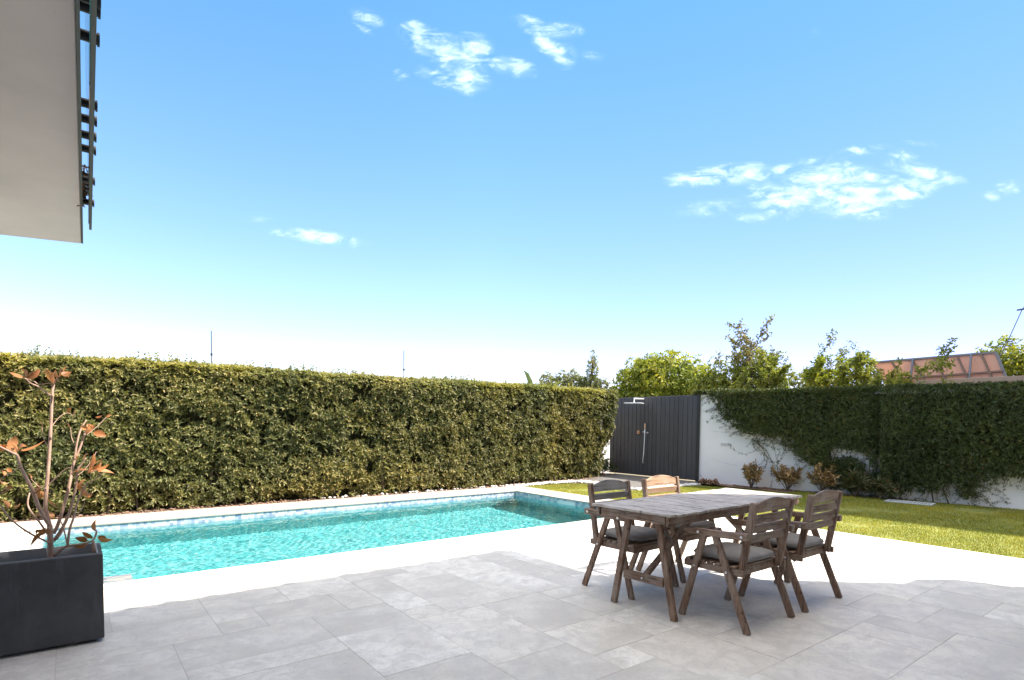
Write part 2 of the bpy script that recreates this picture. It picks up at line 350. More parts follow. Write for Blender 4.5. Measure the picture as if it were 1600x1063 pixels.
mu = M['mulch']; setc(mu, mixc_(mu, ramp(mu, noise(mu, coords(mu), 22, 8, .75), [(.35,(0,)*3),(.65,(1,)*3)]), (.13,.075,.045), (.36,.23,.16))); bump(mu, noise(mu, coords(mu), 40, 6, .7), 1, .03)
M['earth'] = mat('dry_earth', (.22,.18,.13), .95)
ea = M['earth']; setc(ea, mixc_(ea, ramp(ea, noise(ea, coords(ea), .8, 8, .7), [(.35,(0,)*3),(.65,(1,)*3)]), (.16,.15,.08), (.26,.21,.15)))
M['pebble'] = mat('white_pebble', (.70,.68,.65), .7)
pb = M['pebble']; setc(pb, ramp(pb, island(pb), [(0,(.48,.44,.40)),(.5,(.66,.64,.61)),(1,(.80,.79,.77))]))
M['paver'] = tile_mat('grey_paver', (.15,.14,.13), (.12,.11,.105), (.19,.18,.165), None)
# dark boards
gt = mat('charcoal_board', (.03,.03,.033), .55, .35); M['board'] = gt
gv = coords(gt, scale=(1, 1, .12)); isl = island(gt)
c = mixc_(gt, ramp(gt, noise(gt, gv, 28, 6, .6), [(.3,(0,)*3),(.7,(1,)*3)]), (.048,.046,.048), (.068,.065,.067))
setc(gt, mixc_(gt, mth(gt, 'MULTIPLY', isl, .5), c, (.082,.082,.088)))
# pool mosaic
def mosaic(name, stops, scale=40, rough=.25):
    m = mat(name, (.3,.7,.7), rough, .5); v = coords(m)
    vo = N(m.node_tree, 'ShaderNodeTexVoronoi', distance='CHEBYCHEV'); vo.inputs['Scale'].default_value = scale; vo.inputs['Randomness'].default_value = 0
    m.node_tree.links.new(v, vo.inputs['Vector'])
    sp = N(m.node_tree, 'ShaderNodeSeparateColor'); m.node_tree.links.new(vo.outputs['Color'], sp.inputs[0])
    c = ramp(m, sp.outputs[0], stops)
    c = mixc_(m, ramp(m, noise(m, v, 3, 5), [(.3,(.0,)*3),(.7,(.4,)*3)]), c, stops[-1][1])
    setc(m, c); return m
M['mosaic'] = mosaic('turquoise_mosaic', [(0,(.03,.27,.30)),(.4,(.065,.38,.40)),(.75,(.12,.48,.50)),(1,(.28,.59,.60))], 30)
M['band'] = mosaic('pale_blue_mosaic', [(0,(.13,.20,.34)),(.3,(.28,.36,.47)),(.6,(.45,.49,.53)),(1,(.60,.60,.59))], 22)
wt = bpy.data.materials.new('pool_water'); wt.use_nodes = True; M['water'] = wt
t = wt.node_tree; t.nodes.clear()
gl = N(t, 'ShaderNodeBsdfGlass'); gl.inputs['Roughness'].default_value = 0; gl.inputs['IOR'].default_value = 1.33; gl.inputs['Color'].default_value = (.93, 1, 1, 1)
ou = N(t, 'ShaderNodeOutputMaterial'); t.links.new(gl.outputs[0], ou.inputs[0])

#SETTING
# ------------------------------------------------------------------ setting: ground, patio, pool
PX0, PX1, PY0, PY1 = -0.28, 7.41, 5.97, 9.5     # pool opening
WZ = -0.10                                       # water level
PD = -1.35
def sheet_with_hole(name, x0, x1, y0, y1, z, m):
    mb = MB()
    for (a, b, c, d) in ((x0, PX0, y0, y1), (PX1, x1, y0, y1), (PX0, PX1, y0, PY0), (PX0, PX1, PY1, y1)):
        mb.add([(a,c,z),(b,c,z),(b,d,z),(a,d,z)], [(0,1,2,3)])
    return mb.build(name, m)
g = sheet_with_hole('ground', -1500, 1500, -1500, 1500, -0.05, M['earth']); g['kind'] = 'structure'

# patio: staggered multi-format slabs, modules read from the joints
MXs, MYs = 0.2875, 0.2405
def lay(x0, x1, y0, y1, ox, oy, mx, my, sizes, seed, z0, z1, gap=.0013, top=None):
    rnd = random.Random(seed)
    nx0, nx1 = math.floor((x0-ox)/mx), math.ceil((x1-ox)/mx); ny0, ny1 = math.floor((y0-oy)/my), math.ceil((y1-oy)/my)
    W, Hh = nx1-nx0, ny1-ny0; occ = [[False]*W for _ in range(Hh)]
    mb = MB()
    for j in range(Hh):
        for i in range(W):
            if occ[j][i]: continue
            opts = sizes[:]; rnd.shuffle(opts)
            for (a, b) in opts+[(1, 1)]:
                if i+a > W or j+b > Hh: continue
                if any(occ[j+q][i+p] for p in range(a) for q in range(b)): continue
                break
            for p in range(a):
                for q in range(b): occ[j+q][i+p] = True
            X0, X1 = ox+(nx0+i)*mx+gap, ox+(nx0+i+a)*mx-gap; Y0, Y1 = oy+(ny0+j)*my+gap, oy+(ny0+j+b)*my-gap
            X0, X1, Y0, Y1 = max(X0, x0), min(X1, x1), max(Y0, y0), min(Y1, y1)
            if X1-X0 < .01 or Y1-Y0 < .01: continue
            dz = rnd.uniform(-.0006, .0006)
            mb.box(X0, X1, Y0, Y1, z0, z1+dz)
    return mb
sz = [(2,2),(2,3),(3,2),(3,2),(2,2),(2,1),(1,2),(2,3),(2,2),(1,1),(3,1),(2,4)]
pa = lay(-9, 8.13, -1.2, 5.97, .196, 1.207, MXs, MYs, sz, 11, -.02, 0)
lf = lay(-9, PX0, 5.975, 10.25, .196, 1.207, MXs, MYs, sz, 5, -.02, 0)
pa.v += []; b = len(pa.v); pa.v += lf.v; pa.f += [tuple(i+b for i in f) for f in lf.f]
o = pa.build('patio', M['tile']); o['kind'] = 'structure'
mb = MB()
for (a, b_, c, d) in ((-9, 8.13, -1.2, 5.96), (-9, PX0-.01, 5.96, 10.25)): mb.box(a, b_, c, d, -.045, -.0022)
o = mb.build('patio_bed', M['grout']); o['kind'] = 'structure'

# pool
pool = empty('swimming_pool', (PX0, PY0, 0)); tag(pool, 'long rectangular swimming pool lined with turquoise mosaic beside the hedge', 'swimming pool')
def plocal(mb): mb.v = [(x-PX0, y-PY0, z) for x, y, z in mb.v]; return mb
mb = MB(); x0, x1, y0, y1 = PX0, PX1, PY0, PY1
mb.add([(x0,y0,PD),(x1,y0,PD),(x1,y1,PD),(x0,y1,PD)], [(0,1,2,3)])
mb.add([(x0,y0,PD),(x1,y0,PD),(x1,y0,-.021),(x0,y0,-.021)], [(0,1,2,3)]); mb.add([(x0,y1,PD),(x1,y1,PD),(x1,y1,-.021),(x0,y1,-.021)], [(0,1,2,3)])
mb.add([(x0,y0,PD),(x0,y1,PD),(x0,y1,-.021),(x0,y0,-.021)], [(0,1,2,3)]); mb.add([(x1,y0,PD),(x1,y1,PD),(x1,y1,-.021),(x1,y0,-.021)], [(0,1,2,3)])
me = bpy.data.meshes.new('basin'); me.from_pydata([(x-PX0, y-PY0, z) for x, y, z in mb.v], [], mb.f)
basin = link('basin', me, M['mosaic'], pool)
mb = MB(); e = .004
for (a, b_, c, d) in ((x0+e, x1-e, y0+.0005, y0+e), (x0+e, x1-e, y1-e, y1-.0005), (x0+.0005, x0+e, y0, y1), (x1-e, x1-.0005, y0, y1)):
    mb.box(a, b_, c, d, -.19, -.0215)
band = plocal(mb).build('waterline_band', M['band'], pool)
mb = lay(-9, 8.05, PY1, 10.25, .1, PY1, .60, .75, [(1,1)], 3, -.02, 0); mb2 = MB()
cop = MB()
def tiles(X0, X1, Y0, Y1, nx, ny):
    for i in range(nx):
        for j in range(ny):
            cop.box(X0+(X1-X0)*i/nx+.002, X0+(X1-X0)*(i+1)/nx-.002, Y0+(Y1-Y0)*j/ny+.002, Y0+(Y1-Y0)*(j+1)/ny-.002, -.02, .001)
tiles(PX0, 8.06, PY1-.02, 10.25, 14, 1); tiles(PX1-.02, 8.06, PY0, PY1-.02, 1, 6)
coping = plocal(cop).build('coping', M['coping'], pool, bevel=.003)
mb = MB(); mb.box(PX0, 8.05, PY1+.002, 10.24, -.045, -.003); mb.box(PX1+.002, 8.05, PY0, PY1, -.045, -.003)
plocal(mb).build('coping_bed', M['grout'], pool)
mb = MB(); mb.box(PX0+.005, .44, PY0+.006, PY0+.66, PD+.01, -.088)
ledge = plocal(mb).build('entry_ledge', mosaic('grey_blue_mosaic', [(0,(.07,.11,.17)),(.3,(.13,.17,.22)),(.6,(.22,.24,.25)),(1,(.30,.29,.27))], 22), pool, bevel=.005)
mb = MB(); ys0, ys1 = 7.69, 8.13
for (a, b_, c, d) in ((ys0, ys1, -.05, -.06), (ys0, ys1, -.16, -.17)): mb.box(PX1-.02, PX1-.004, a, b_, d, c)
mb.box(PX1-.02, PX1-.004, ys0, ys0+.012, -.16, -.06); mb.box(PX1-.02, PX1-.004, ys1-.012, ys1, -.16, -.06)
mb.box(PX1-.014, PX1-.0045, ys0+.012, ys1-.012, -.16, -.06)
plocal(mb).build('skimmer', mat('white_plastic', (.75,.76,.76), .4), pool)
# water: real ripples
nxw, nyw = 600, 280
xs = np.linspace(PX0, PX1, nxw); ys = np.linspace(PY0, PY1, nyw); XX, YY = np.meshgrid(xs, ys)
ZZ = np.zeros_like(XX)
for k in range(46):
    lam = 10**rng.uniform(math.log10(.06), math.log10(.38)); th = rng.uniform(0, 2*math.pi); kk = 2*math.pi/lam
    ZZ += .00095*lam*np.sin(kk*(XX*math.cos(th)+YY*math.sin(th))+rng.uniform(0, 6.28)) * (.6+.4*np.sin(XX*rng.uniform(.5,2)+YY*rng.uniform(.5,2)+k))
V = np.stack([XX, YY, ZZ+WZ], -1).reshape(-1, 3)
idx = np.arange(nxw*nyw).reshape(nyw, nxw)
Fq = np.stack([idx[:-1,:-1], idx[:-1,1:], idx[1:,1:], idx[1:,:-1]], -1).reshape(-1, 4)
water = link('water', npmesh('water', V, Fq, 4), M['water'], None, True); water['kind'] = 'structure'
sun.cycles.is_caustics_light = True
water.cycles.is_caustics_caster = True
for o in (basin, band, ledge): o.cycles.is_caustics_receiver = True
#REST
# ------------------------------------------------------------------ lawn, gravel, beds
def poly_sheet(name, pts, z, m, kind='structure', th=0):
    mb = MB()
    if th: mb.prism(pts, z-th, z)
    else: mb.add([(x, y, z) for x, y in pts], [tuple(range(len(pts)))])
    o = mb.build(name, m); o['kind'] = kind; return o
lawn_poly = [(8.14, -6), (13.4, -6), (13.2, 2.4), (12.75, 6.1), (12.15, 6.1), (11.75, 8.15), (9.45, 8.2), (9.35, 8.9), (9.85, 9.65), (9.35, 10.05), (8.35, 10.15), (8.07, 10.1), (8.07, 5.98), (8.14, 5.97)]
poly_sheet('lawn', lawn_poly, -.015, M['lawn_base'])
poly_sheet('mulch_bed', [(-9, 10.26), (8.1, 10.26), (10.6, 10.35), (12.45, 11.2), (12.45, 11.75), (-9, 11.75)], -.012, M['mulch'])
poly_sheet('wall_bed', [(12.16, 8.1), (12.16, 6.12), (12.76, 6.12), (13.0, 3.9), (13.3, 3.9), (12.42, 9.0)], -.008, M['mulch'])
def inpoly(x, y, poly):
    x = np.asarray(x); y = np.asarray(y); ins = np.zeros(x.shape, bool); n = len(poly); j = n-1
    for i in range(n):
        xi, yi = poly[i]; xj, yj = poly[j]
        c = ((yi > y) != (yj > y)) & (x < (xj-xi)*(y-yi)/((yj-yi) or 1e-12)+xi); ins ^= c; j = i
    return ins
def unit(a): return a/np.maximum(np.linalg.norm(a, axis=-1, keepdims=True), 1e-9)
def fnoise(P, seed, f0=1.0, octs=4, n=5):
    r = np.random.default_rng(seed); out = np.zeros(len(P)); amp = 1.0; tot = 0
    for o_ in range(octs):
        for k in range(n):
            d = unit(r.normal(size=3)); out += amp*np.sin((P@d)*f0*2**o_*2*math.pi*r.uniform(.7, 1.3)+r.uniform(0, 6.28)+1.3*np.sin((P@unit(r.normal(size=3)))*f0*2**o_*3))/n*1.8
        tot += amp; amp *= .55
    return out/tot
def blades(name, P, hgt, wid, m, lean=.45):
    n = len(P); a = rng.uniform(0, 2*math.pi, n); dirs = np.stack([np.cos(a), np.sin(a), np.zeros(n)], -1)
    b = rng.uniform(0, 2*math.pi, n); ld = np.stack([np.cos(b), np.sin(b), np.zeros(n)], -1)*rng.uniform(0, lean, (n, 1))
    h = (hgt*rng.uniform(.5, 1.2, n))[:, None]; w_ = (wid*rng.uniform(.7, 1.3, n))[:, None]
    tip = P+np.array([0, 0, 1])*h+ld*h
    V = np.stack([P-dirs*w_/2, P+dirs*w_/2, tip], 1).reshape(-1, 3)
    return link(name, npmesh(name, V, np.arange(3*n).reshape(-1, 3), 3), m)
ng = 230000
gx = rng.uniform(8.08, 13.2, ng); gy = rng.uniform(-.5, 10.15, ng)
dens = fnoise(np.stack([gx, gy, gx*0], -1), 5, .8, 4)
ok = inpoly(gx, gy, lawn_poly) & (dens > -.55+rng.normal(size=ng)*.25) & (rng.uniform(size=ng) < np.clip(1.25-gx*.03, .3, 1))
P = np.stack([gx, gy, np.full(ng, -.014)], -1)[ok]
P = P[~((np.abs(P[:, 0]-12.45) < .2) & (np.abs(P[:, 1]-3.95) < .42))]
gr = blades('grass', P, .026, .0055, M['grass']); tag(gr, 'short mown lawn grass, yellow green in sun and dark in shade', 'grass', kind='stuff')

# leaves: folded diamonds, one island each
def leaf_cloud(P, D, Nn, L, Wd, fold=.25):
    n = len(P); D = unit(D); S = unit(np.cross(D, Nn)); U = np.cross(S, D)
    L = np.broadcast_to(np.asarray(L, float), (n,))[:, None]; Wd = np.broadcast_to(np.asarray(Wd, float), (n,))[:, None]
    mid = P+D*L*.45
    V = np.stack([P, mid-S*Wd/2+U*Wd*fold, P+D*L-U*L*.08, mid+S*Wd/2+U*Wd*fold], 1).reshape(-1, 3)
    b = np.arange(n)[:, None]*4
    return V, np.concatenate([b+[0, 1, 2], b+[0, 2, 3]], 1).reshape(-1, 3)
def rosettes(P, A, k, L, Wd, up=.7, jit=.35, r=rng):
    n = len(P); A = unit(A+r.normal(size=(n, 3))*.25)
    T = unit(np.cross(A, r.normal(size=(n, 3)))); B = np.cross(A, T)
    outP, outD, outN = [], [], []
    for i in range(k):
        a = 2*math.pi*i/k+r.uniform(0, 6.28, n)*.25+r.uniform(-.3, .3, n)
        rad = T*np.cos(a)[:, None]+B*np.sin(a)[:, None]
        d = unit(rad+A*r.uniform(up-.4, up+.5, n)[:, None]+r.normal(size=(n, 3))*jit*.5)
        outP.append(P); outD.append(d); outN.append(A+rad*-.3)
    P_, D_, N_ = map(np.concatenate, (outP, outD, outN)); m_ = len(P_)
    return leaf_cloud(P_, D_, N_, L*r.uniform(.6, 1.25, m_), Wd*r.uniform(.7, 1.2, m_))
def leaf_obj(name, parts, m, parent=None):
    V = np.concatenate([p[0] for p in parts]); o_ = 0; Fs = []
    for v_, f_ in parts: Fs.append(f_+o_); o_ += len(v_)
    F_ = np.concatenate(Fs)
    if parent is not None: V = V-np.array(parent.location)
    return link(name, npmesh(name, V, F_, 3), m, parent)
def local(mb, e):
    mb.v = [(x-e.location.x, y-e.location.y, z-e.location.z) for x, y, z in mb.v]; return mb

# ------------------------------------------------------------------ pebbles
def pebbles(name, pts, zb, size, label, m):
    base = []
    bm = bmesh.new(); bmesh.ops.create_icosphere(bm, subdivisions=1, radius=1); bv = np.array([v.co[:] for v in bm.verts]); bf = np.array([[v.index for v in f.verts] for f in bm.faces]); bm.free()
    n = len(pts); s = rng.uniform(.6, 1.35, (n, 1, 1))*size*np.stack([rng.uniform(.8, 1.4, n), rng.uniform(.7, 1.1, n), rng.uniform(.5, .8, n)], -1)[:, None, :]
    V = bv[None]*s*(1+rng.normal(size=(n, len(bv), 1))*.08)
    a = rng.uniform(0, 6.28, n); c, s_ = np.cos(a)[:, None], np.sin(a)[:, None]
    V = np.stack([V[..., 0]*c-V[..., 1]*s_, V[..., 0]*s_+V[..., 1]*c, V[..., 2]], -1)
    V += np.stack([pts[:, 0], pts[:, 1], zb+rng.uniform(0, size*.8, n)], -1)[:, None, :]
    F_ = (bf[None]+np.arange(n)[:, None, None]*len(bv)).reshape(-1, 3)
    o = link(name, npmesh(name, V.reshape(-1, 3), F_, 3), m, None, True); tag(o, label, 'pebbles', kind='stuff'); return o
def band_pts(line, wid, n):
    line = np.array(line, float); seg = np.linalg.norm(np.diff(line, axis=0), axis=1); cum = np.r_[0, np.cumsum(seg)]
    t_ = rng.uniform(0, cum[-1], n); i = np.clip(np.searchsorted(cum, t_)-1, 0, len(seg)-1); f = ((t_-cum[i])/seg[i])[:, None]
    p = line[i]*(1-f)+line[i+1]*f; d = (line[i+1]-line[i])/seg[i][:, None]; nrm = np.stack([-d[:, 1], d[:, 0]], -1)
    return p+nrm*(rng.uniform(-wid/2, wid/2, n))[:, None]
pebbles('pebbles', np.concatenate([band_pts([(8.0, 10.22), (8.9, 10.3), (9.9, 10.25)], .24, 420), band_pts([(9.9, 10.2), (10.12, 9.75), (9.6, 9.0), (9.68, 8.35)], .32, 560),
        band_pts([(9.7, 8.22), (11.9, 8.2)], .24, 420), band_pts([(3.5, 10.42), (8.0, 10.36)], .10, 70)]), -.01, .030,
        'loose white pebbles edging the lawn, the mulch and the grey paving', M['pebble'])
pebbles('bark_chips', np.concatenate([band_pts([(-3, 10.42), (8.2, 10.42)], .3, 500), band_pts([(8.2, 10.6), (10.8, 10.75), (12.3, 11.4)], .5, 350), band_pts([(12.3, 8.0), (12.5, 6.2), (13.0, 4.0)], .25, 260)]), -.008, .022,
        'reddish brown bark chips and dry litter under the hedge and along the wall', M['mulch'])
# paving before the gate
pp = lay(9.98, 12.46, 8.34, 11.3, 9.98, 8.34, .50, .37, [(1, 1), (2, 1), (1, 2)], 4, -.03, .002, .004)
keep = [(10.0, 8.35), (12.46, 8.35), (12.46, 11.3), (10.75, 11.3), (10.35, 10.3), (10.25, 9.6)]
v_, f_ = [], []
for i in range(0, len(pp.v), 8):
    cx_ = sum(p[0] for p in pp.v[i:i+8])/8; cy_ = sum(p[1] for p in pp.v[i:i+8])/8
    if inpoly(np.array([cx_]), np.array([cy_]), keep)[0]:
        b = len(v_); v_ += pp.v[i:i+8]; f_ += [tuple(k-i+b for k in f) for f in pp.f[i//8*6:i//8*6+6]]
pp.v, pp.f = v_, f_
o = pp.build('paved_path', M['paver'], bevel=.003); o['kind'] = 'structure'
poly_sheet('path_bed', [(9.98, 8.34), (12.46, 8.34), (12.46, 11.25), (10.6, 11.25), (10.2, 9.8)], -.009, M['earth'])

# ------------------------------------------------------------------ walls
def wall_x(y): return 12.48+(8.6-y)*.115
gw = empty('garden_wall', (12.6, 8.0, 0)); tag(gw, 'white rendered garden wall beside the dark board screen, partly under creeper', 'wall')
mb = MB(); ya, yb = 8.58, -7.0
mb.prism([(wall_x(ya), ya), (wall_x(yb), yb), (wall_x(yb)+.2, yb), (wall_x(ya)+.2, ya)], -.05, 2.12)
for k_ in range(4, 8):
    v_ = mb.v[k_]; mb.v[k_] = (v_[0], v_[1], 2.12+.0115*v_[1])
local(mb, gw).build('wall_body', M['white_wall'], gw, bevel=.008)
wd = Vector((wall_x(7), 7, 0))-Vector((wall_x(8), 8, 0)); wa = math.atan2(wd.y, wd.x)
vc = onX(1131, 694.5, wall_x(7.85)-.006)
mb = MB(); mb.box(-.13, .13, -.006, .006, -.03, .03); mb.box(-.12, .12, -.010, -.006, -.022, -.004); mb.box(-.12, .12, -.010, -.006, .004, .022)
o = mb.build('vent_cover', wall_mat('vent_plastic', (.62,.61,.61)), gw); o.location = Vector((wall_x(7.85)-.008, 7.85, vc.z))-gw.location; o.rotation_euler = (0, 0, wa)
sw = MB(); sw.box(-9, 12.7, 11.75, 11.95, -.05, 2.0)
o = sw.build('boundary_wall', M['white_wall'], None, bevel=.008); tag(o, 'white boundary wall almost hidden behind the tall clipped hedge', 'wall')
for (p, q) in (((1111, 628), (1140, 633)), ((1113, 673.5), (1150, 675.5)), ((1113, 717), (1152, 728))):
    for k, (u_, v2) in enumerate((p, q)):
        pt = onX(u_, v2, 12.55)
        if k == 0: a_ = pt
        else: b_ = pt
    a_.x = wall_x(a_.y)-.02; b_.x = wall_x(b_.y)-.02
    wr = MB(); mid = (a_+b_)/2-Vector((0, 0, .02)); wr.tube([a_, mid, b_], .0022, 6); wr.bar(a_-Vector((.012,0,0)), a_+Vector((.012,0,0)), .02, .02)
    o = wr.build('trellis_wire', M['metal_grey']); tag(o, ('highest short trellis wire on the bare white part of the wall' if p[1] < 650 else 'middle trellis wire, just above the vent cover' if p[1] < 700 else 'lowest slack trellis wire, below the vent cover'), 'wire', 'trellis wires on the white wall')

# dark board screen / gate
gt_ = empty('board_gate', (12.46, 10.0, 0)); tag(gt_, 'tall charcoal gate of upright boards set between the hedge and the white wall', 'gate')
mb = MB(); n = 21; Y0, Y1 = 8.6, 11.52
for i in range(n):
    a = Y0+(Y1-Y0)*i/n; b = Y0+(Y1-Y0)*(i+1)/n
    mb.box(12.44+(i % 2)*.003, 12.475, a+.004, b-.004, .03, 2.17+random.uniform(-.004, .004))
local(mb, gt_).build('board_panel', M['board'], gt_, bevel=.004, seg=1)
mb = MB(); mb.box(12.48, 12.52, Y0-.02, Y1, .02, 2.18)
local(mb, gt_).build('gate_frame', M['metal_dark'], gt_)
mb = MB(); mb.box(12.42, 12.46, 8.52, 8.598, 0, 2.19); local(mb, gt_).build('gate_post', M['metal_dark'], gt_, bevel=.004)
mb = MB(); mb.box(12.40, 12.44, 10.395, 10.475, 1.16, 1.25); mb.tube([(12.40, 10.435, 1.2), (12.37, 10.435, 1.2)], .016, 10)
local(mb, gt_).build('lock_plate', M['brass'], gt_, bevel=.004)
# shower on the gate
shw = empty('garden_shower', (12.44, 10.2, 0)); tag(shw, 'chrome rain shower with square head, mixer and hose pipe on the charcoal boards', 'shower')
mb = MB(); mb.bar((12.44, 10.28, 2.12), (12.05, 10.30, 2.12), .035, .022, (0, 0, 1)); mb.bar((12.05, 10.30, 2.13), (12.05, 10.30, 2.0), .025, .025)
local(mb, shw).build('arm', M['chrome'], shw, bevel=.003)
mb = MB(); mb.box(-.22, .22, -.22, .22, -.012, .012); o = mb.build('shower_head', M['chrome'], shw, bevel=.004); o.location = Vector((12.05, 10.30, 1.99))-shw.location; o.rotation_euler = (0, 0, .45)
mb = MB(); mb.tube([(12.41, 10.21, 1.45), (12.41, 10.21, 1.30)], .014, 10); local(mb, shw).build('mixer', M['brass'], shw)
mb = MB(); mb.tube([(12.41, 10.21, 1.29), (12.40, 10.215, .9), (12.41, 10.24, .6), (12.40, 10.26, .38), (12.43, 10.25, .36)], .012, 8); local(mb, shw).build('pipe', M['chrome'], shw, True)
mb = MB(); mb.tube([(12.43, 10.24, 1.22), (12.36, 10.24, 1.22)], .012, 8); local(mb, shw).build('tap', M['chrome'], shw)
mb = MB(); mb.tube([(12.43, 10.12, 1.2), (12.39, 10.12, 1.2)], .022, 10); local(mb, shw).build('tap', M['chrome'], shw)

# ------------------------------------------------------------------ hedge
hedge = empty('clipped_hedge', (3, 10.9, 0)); tag(hedge, 'long tall clipped hedge running behind the swimming pool', 'hedge')
HX0, HX1, HTOP = -6.0, 11.45, 2.30
def hface(x, z):   # front face y, leaning in to the base at the right end
    return 10.42+.04*np.sin(x*.9)+np.clip((x-7.5)/4, 0, 1)**1.5*.45*np.clip(1-z/2.0, 0, 1)
def hsample(n, depth, r):
    xs_ = r.uniform(HX0, HX1, n); zs_ = r.uniform(.03, HTOP, n)
    P_ = np.stack([xs_, np.zeros(n), zs_], -1)
    lump = fnoise(P_, 21, .55, 4)*.12+fnoise(P_, 22, 2.2, 2)*.05
    y = hface(xs_, zs_)-lump+depth
    P_[:, 1] = y
    edge = np.clip((zs_-(HTOP-.16))/.16, 0, 1); P_[:, 1] += edge**2*.12
    low = np.clip((.25-zs_)/.25, 0, 1); P_[:, 1] += low*.10*r.uniform(0, 1, n)
    return P_, np.stack([r.normal(size=n)*.3, -np.ones(n), .35+edge*1.2+r.normal(size=n)*.25], -1)
rh = np.random.default_rng(3)
parts = []
n = 19000
P_, A_ = hsample(n, np.abs(rh.normal(size=n))*.06-.03, rh)
gap = fnoise(P_*[1, 0, 1.15], 31, 1.3, 4); keepm = (gap < rh.uniform(.25, .65, n)) | (P_[:, 2] > HTOP-.12)
parts.append(rosettes(P_[keepm], A_[keepm], 6, .074, .025, .6, .4, rh))
n = 6000
P_, A_ = hsample(n, rh.uniform(.08, .24, n), rh); parts.append(rosettes(P_, A_, 5, .07, .026, .5, .5, rh))
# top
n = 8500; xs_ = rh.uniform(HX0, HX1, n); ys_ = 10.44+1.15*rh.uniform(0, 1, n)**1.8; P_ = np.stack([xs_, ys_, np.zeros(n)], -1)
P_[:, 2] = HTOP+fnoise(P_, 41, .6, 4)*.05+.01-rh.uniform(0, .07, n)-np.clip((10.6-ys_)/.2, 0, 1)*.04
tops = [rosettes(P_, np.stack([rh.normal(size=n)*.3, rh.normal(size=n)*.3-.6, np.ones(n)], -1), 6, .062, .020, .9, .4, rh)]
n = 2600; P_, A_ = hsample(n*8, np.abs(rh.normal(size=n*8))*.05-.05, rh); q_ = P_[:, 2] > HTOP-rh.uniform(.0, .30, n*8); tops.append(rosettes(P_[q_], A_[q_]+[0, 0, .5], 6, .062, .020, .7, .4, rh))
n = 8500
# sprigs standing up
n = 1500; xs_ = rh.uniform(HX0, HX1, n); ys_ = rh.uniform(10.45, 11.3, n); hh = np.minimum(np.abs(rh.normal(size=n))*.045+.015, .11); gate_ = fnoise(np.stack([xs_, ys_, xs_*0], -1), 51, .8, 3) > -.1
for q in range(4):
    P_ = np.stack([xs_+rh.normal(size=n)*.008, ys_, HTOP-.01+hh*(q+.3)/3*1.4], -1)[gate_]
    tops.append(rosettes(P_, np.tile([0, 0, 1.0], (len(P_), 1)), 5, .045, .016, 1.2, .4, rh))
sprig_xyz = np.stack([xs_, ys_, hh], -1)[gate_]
# right end face
n = 3400; zs_ = rh.uniform(.25, HTOP, n); th_ = rh.uniform(-.5, 1.4, n)
P_ = np.stack([HX1-.18+.28*np.sin(th_)+rh.normal(size=n)*.05-np.clip(1.1-zs_, 0, 1)*.55, hface(np.full(n, HX1), zs_)+.28*(1-np.cos(th_))*1.6+rh.normal(size=n)*.04, zs_], -1)
P_[:, 0] += fnoise(P_, 61, .9, 3)*.1
parts.append(rosettes(P_, np.stack([np.sin(th_), -np.cos(th_), np.full(n, .3)], -1), 6, .065, .022, .6, .4, rh))
leaf_obj('foliage', parts, M['hedge'], hedge)
o = leaf_obj('sunlit_top', tops, leaf_mat('sunlit_hedge_leaf', [(0,(.12,.13,.035)),(.4,(.25,.25,.085)),(1,(.45,.40,.18))], .4, .5, .3), hedge); o['label'] = 'leaves along the clipped top, coloured paler for sunlight'  # sun on the hedge top is put into this paler leaf colour
# inner mass of twigs
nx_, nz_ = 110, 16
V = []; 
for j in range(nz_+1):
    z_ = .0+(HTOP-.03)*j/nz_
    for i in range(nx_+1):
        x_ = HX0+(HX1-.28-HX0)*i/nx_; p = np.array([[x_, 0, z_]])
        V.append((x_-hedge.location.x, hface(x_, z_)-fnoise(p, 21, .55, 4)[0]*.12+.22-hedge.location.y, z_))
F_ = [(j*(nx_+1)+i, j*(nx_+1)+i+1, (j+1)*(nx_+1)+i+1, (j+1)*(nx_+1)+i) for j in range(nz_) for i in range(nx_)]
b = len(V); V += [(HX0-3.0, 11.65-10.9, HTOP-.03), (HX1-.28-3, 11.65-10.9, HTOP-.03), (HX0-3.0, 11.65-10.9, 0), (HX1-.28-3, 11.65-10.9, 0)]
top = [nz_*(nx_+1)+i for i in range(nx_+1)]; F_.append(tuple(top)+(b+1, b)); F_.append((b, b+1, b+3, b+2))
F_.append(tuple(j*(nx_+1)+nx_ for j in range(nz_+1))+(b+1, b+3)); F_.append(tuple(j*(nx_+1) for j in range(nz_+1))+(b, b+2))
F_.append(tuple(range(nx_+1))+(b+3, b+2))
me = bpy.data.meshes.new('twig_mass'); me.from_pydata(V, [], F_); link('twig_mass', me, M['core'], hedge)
for i in range(46):
    x_ = random.uniform(-1, HX1-.3); y_ = hface(x_, .2)+random.uniform(.05, .3)
    mb = MB(); mb.tube([(x_, y_, -.02), (x_+random.uniform(-.06, .06), y_, .25), (x_+random.uniform(-.15, .15), y_-.05, .6)], [.014, .011, .006], 5); local(mb, hedge).build('stem', M['bark'], hedge)
for k in range(6):
    x_ = 11.1+k*.06; mb = MB(); mb.tube([(x_, 11.05, 0), (x_+.06, 11.0, .4), (x_+random.uniform(-.2, .25), 10.9, .95)], [.016, .012, .005], 6); local(mb, hedge).build('stem', M['bark'], hedge)

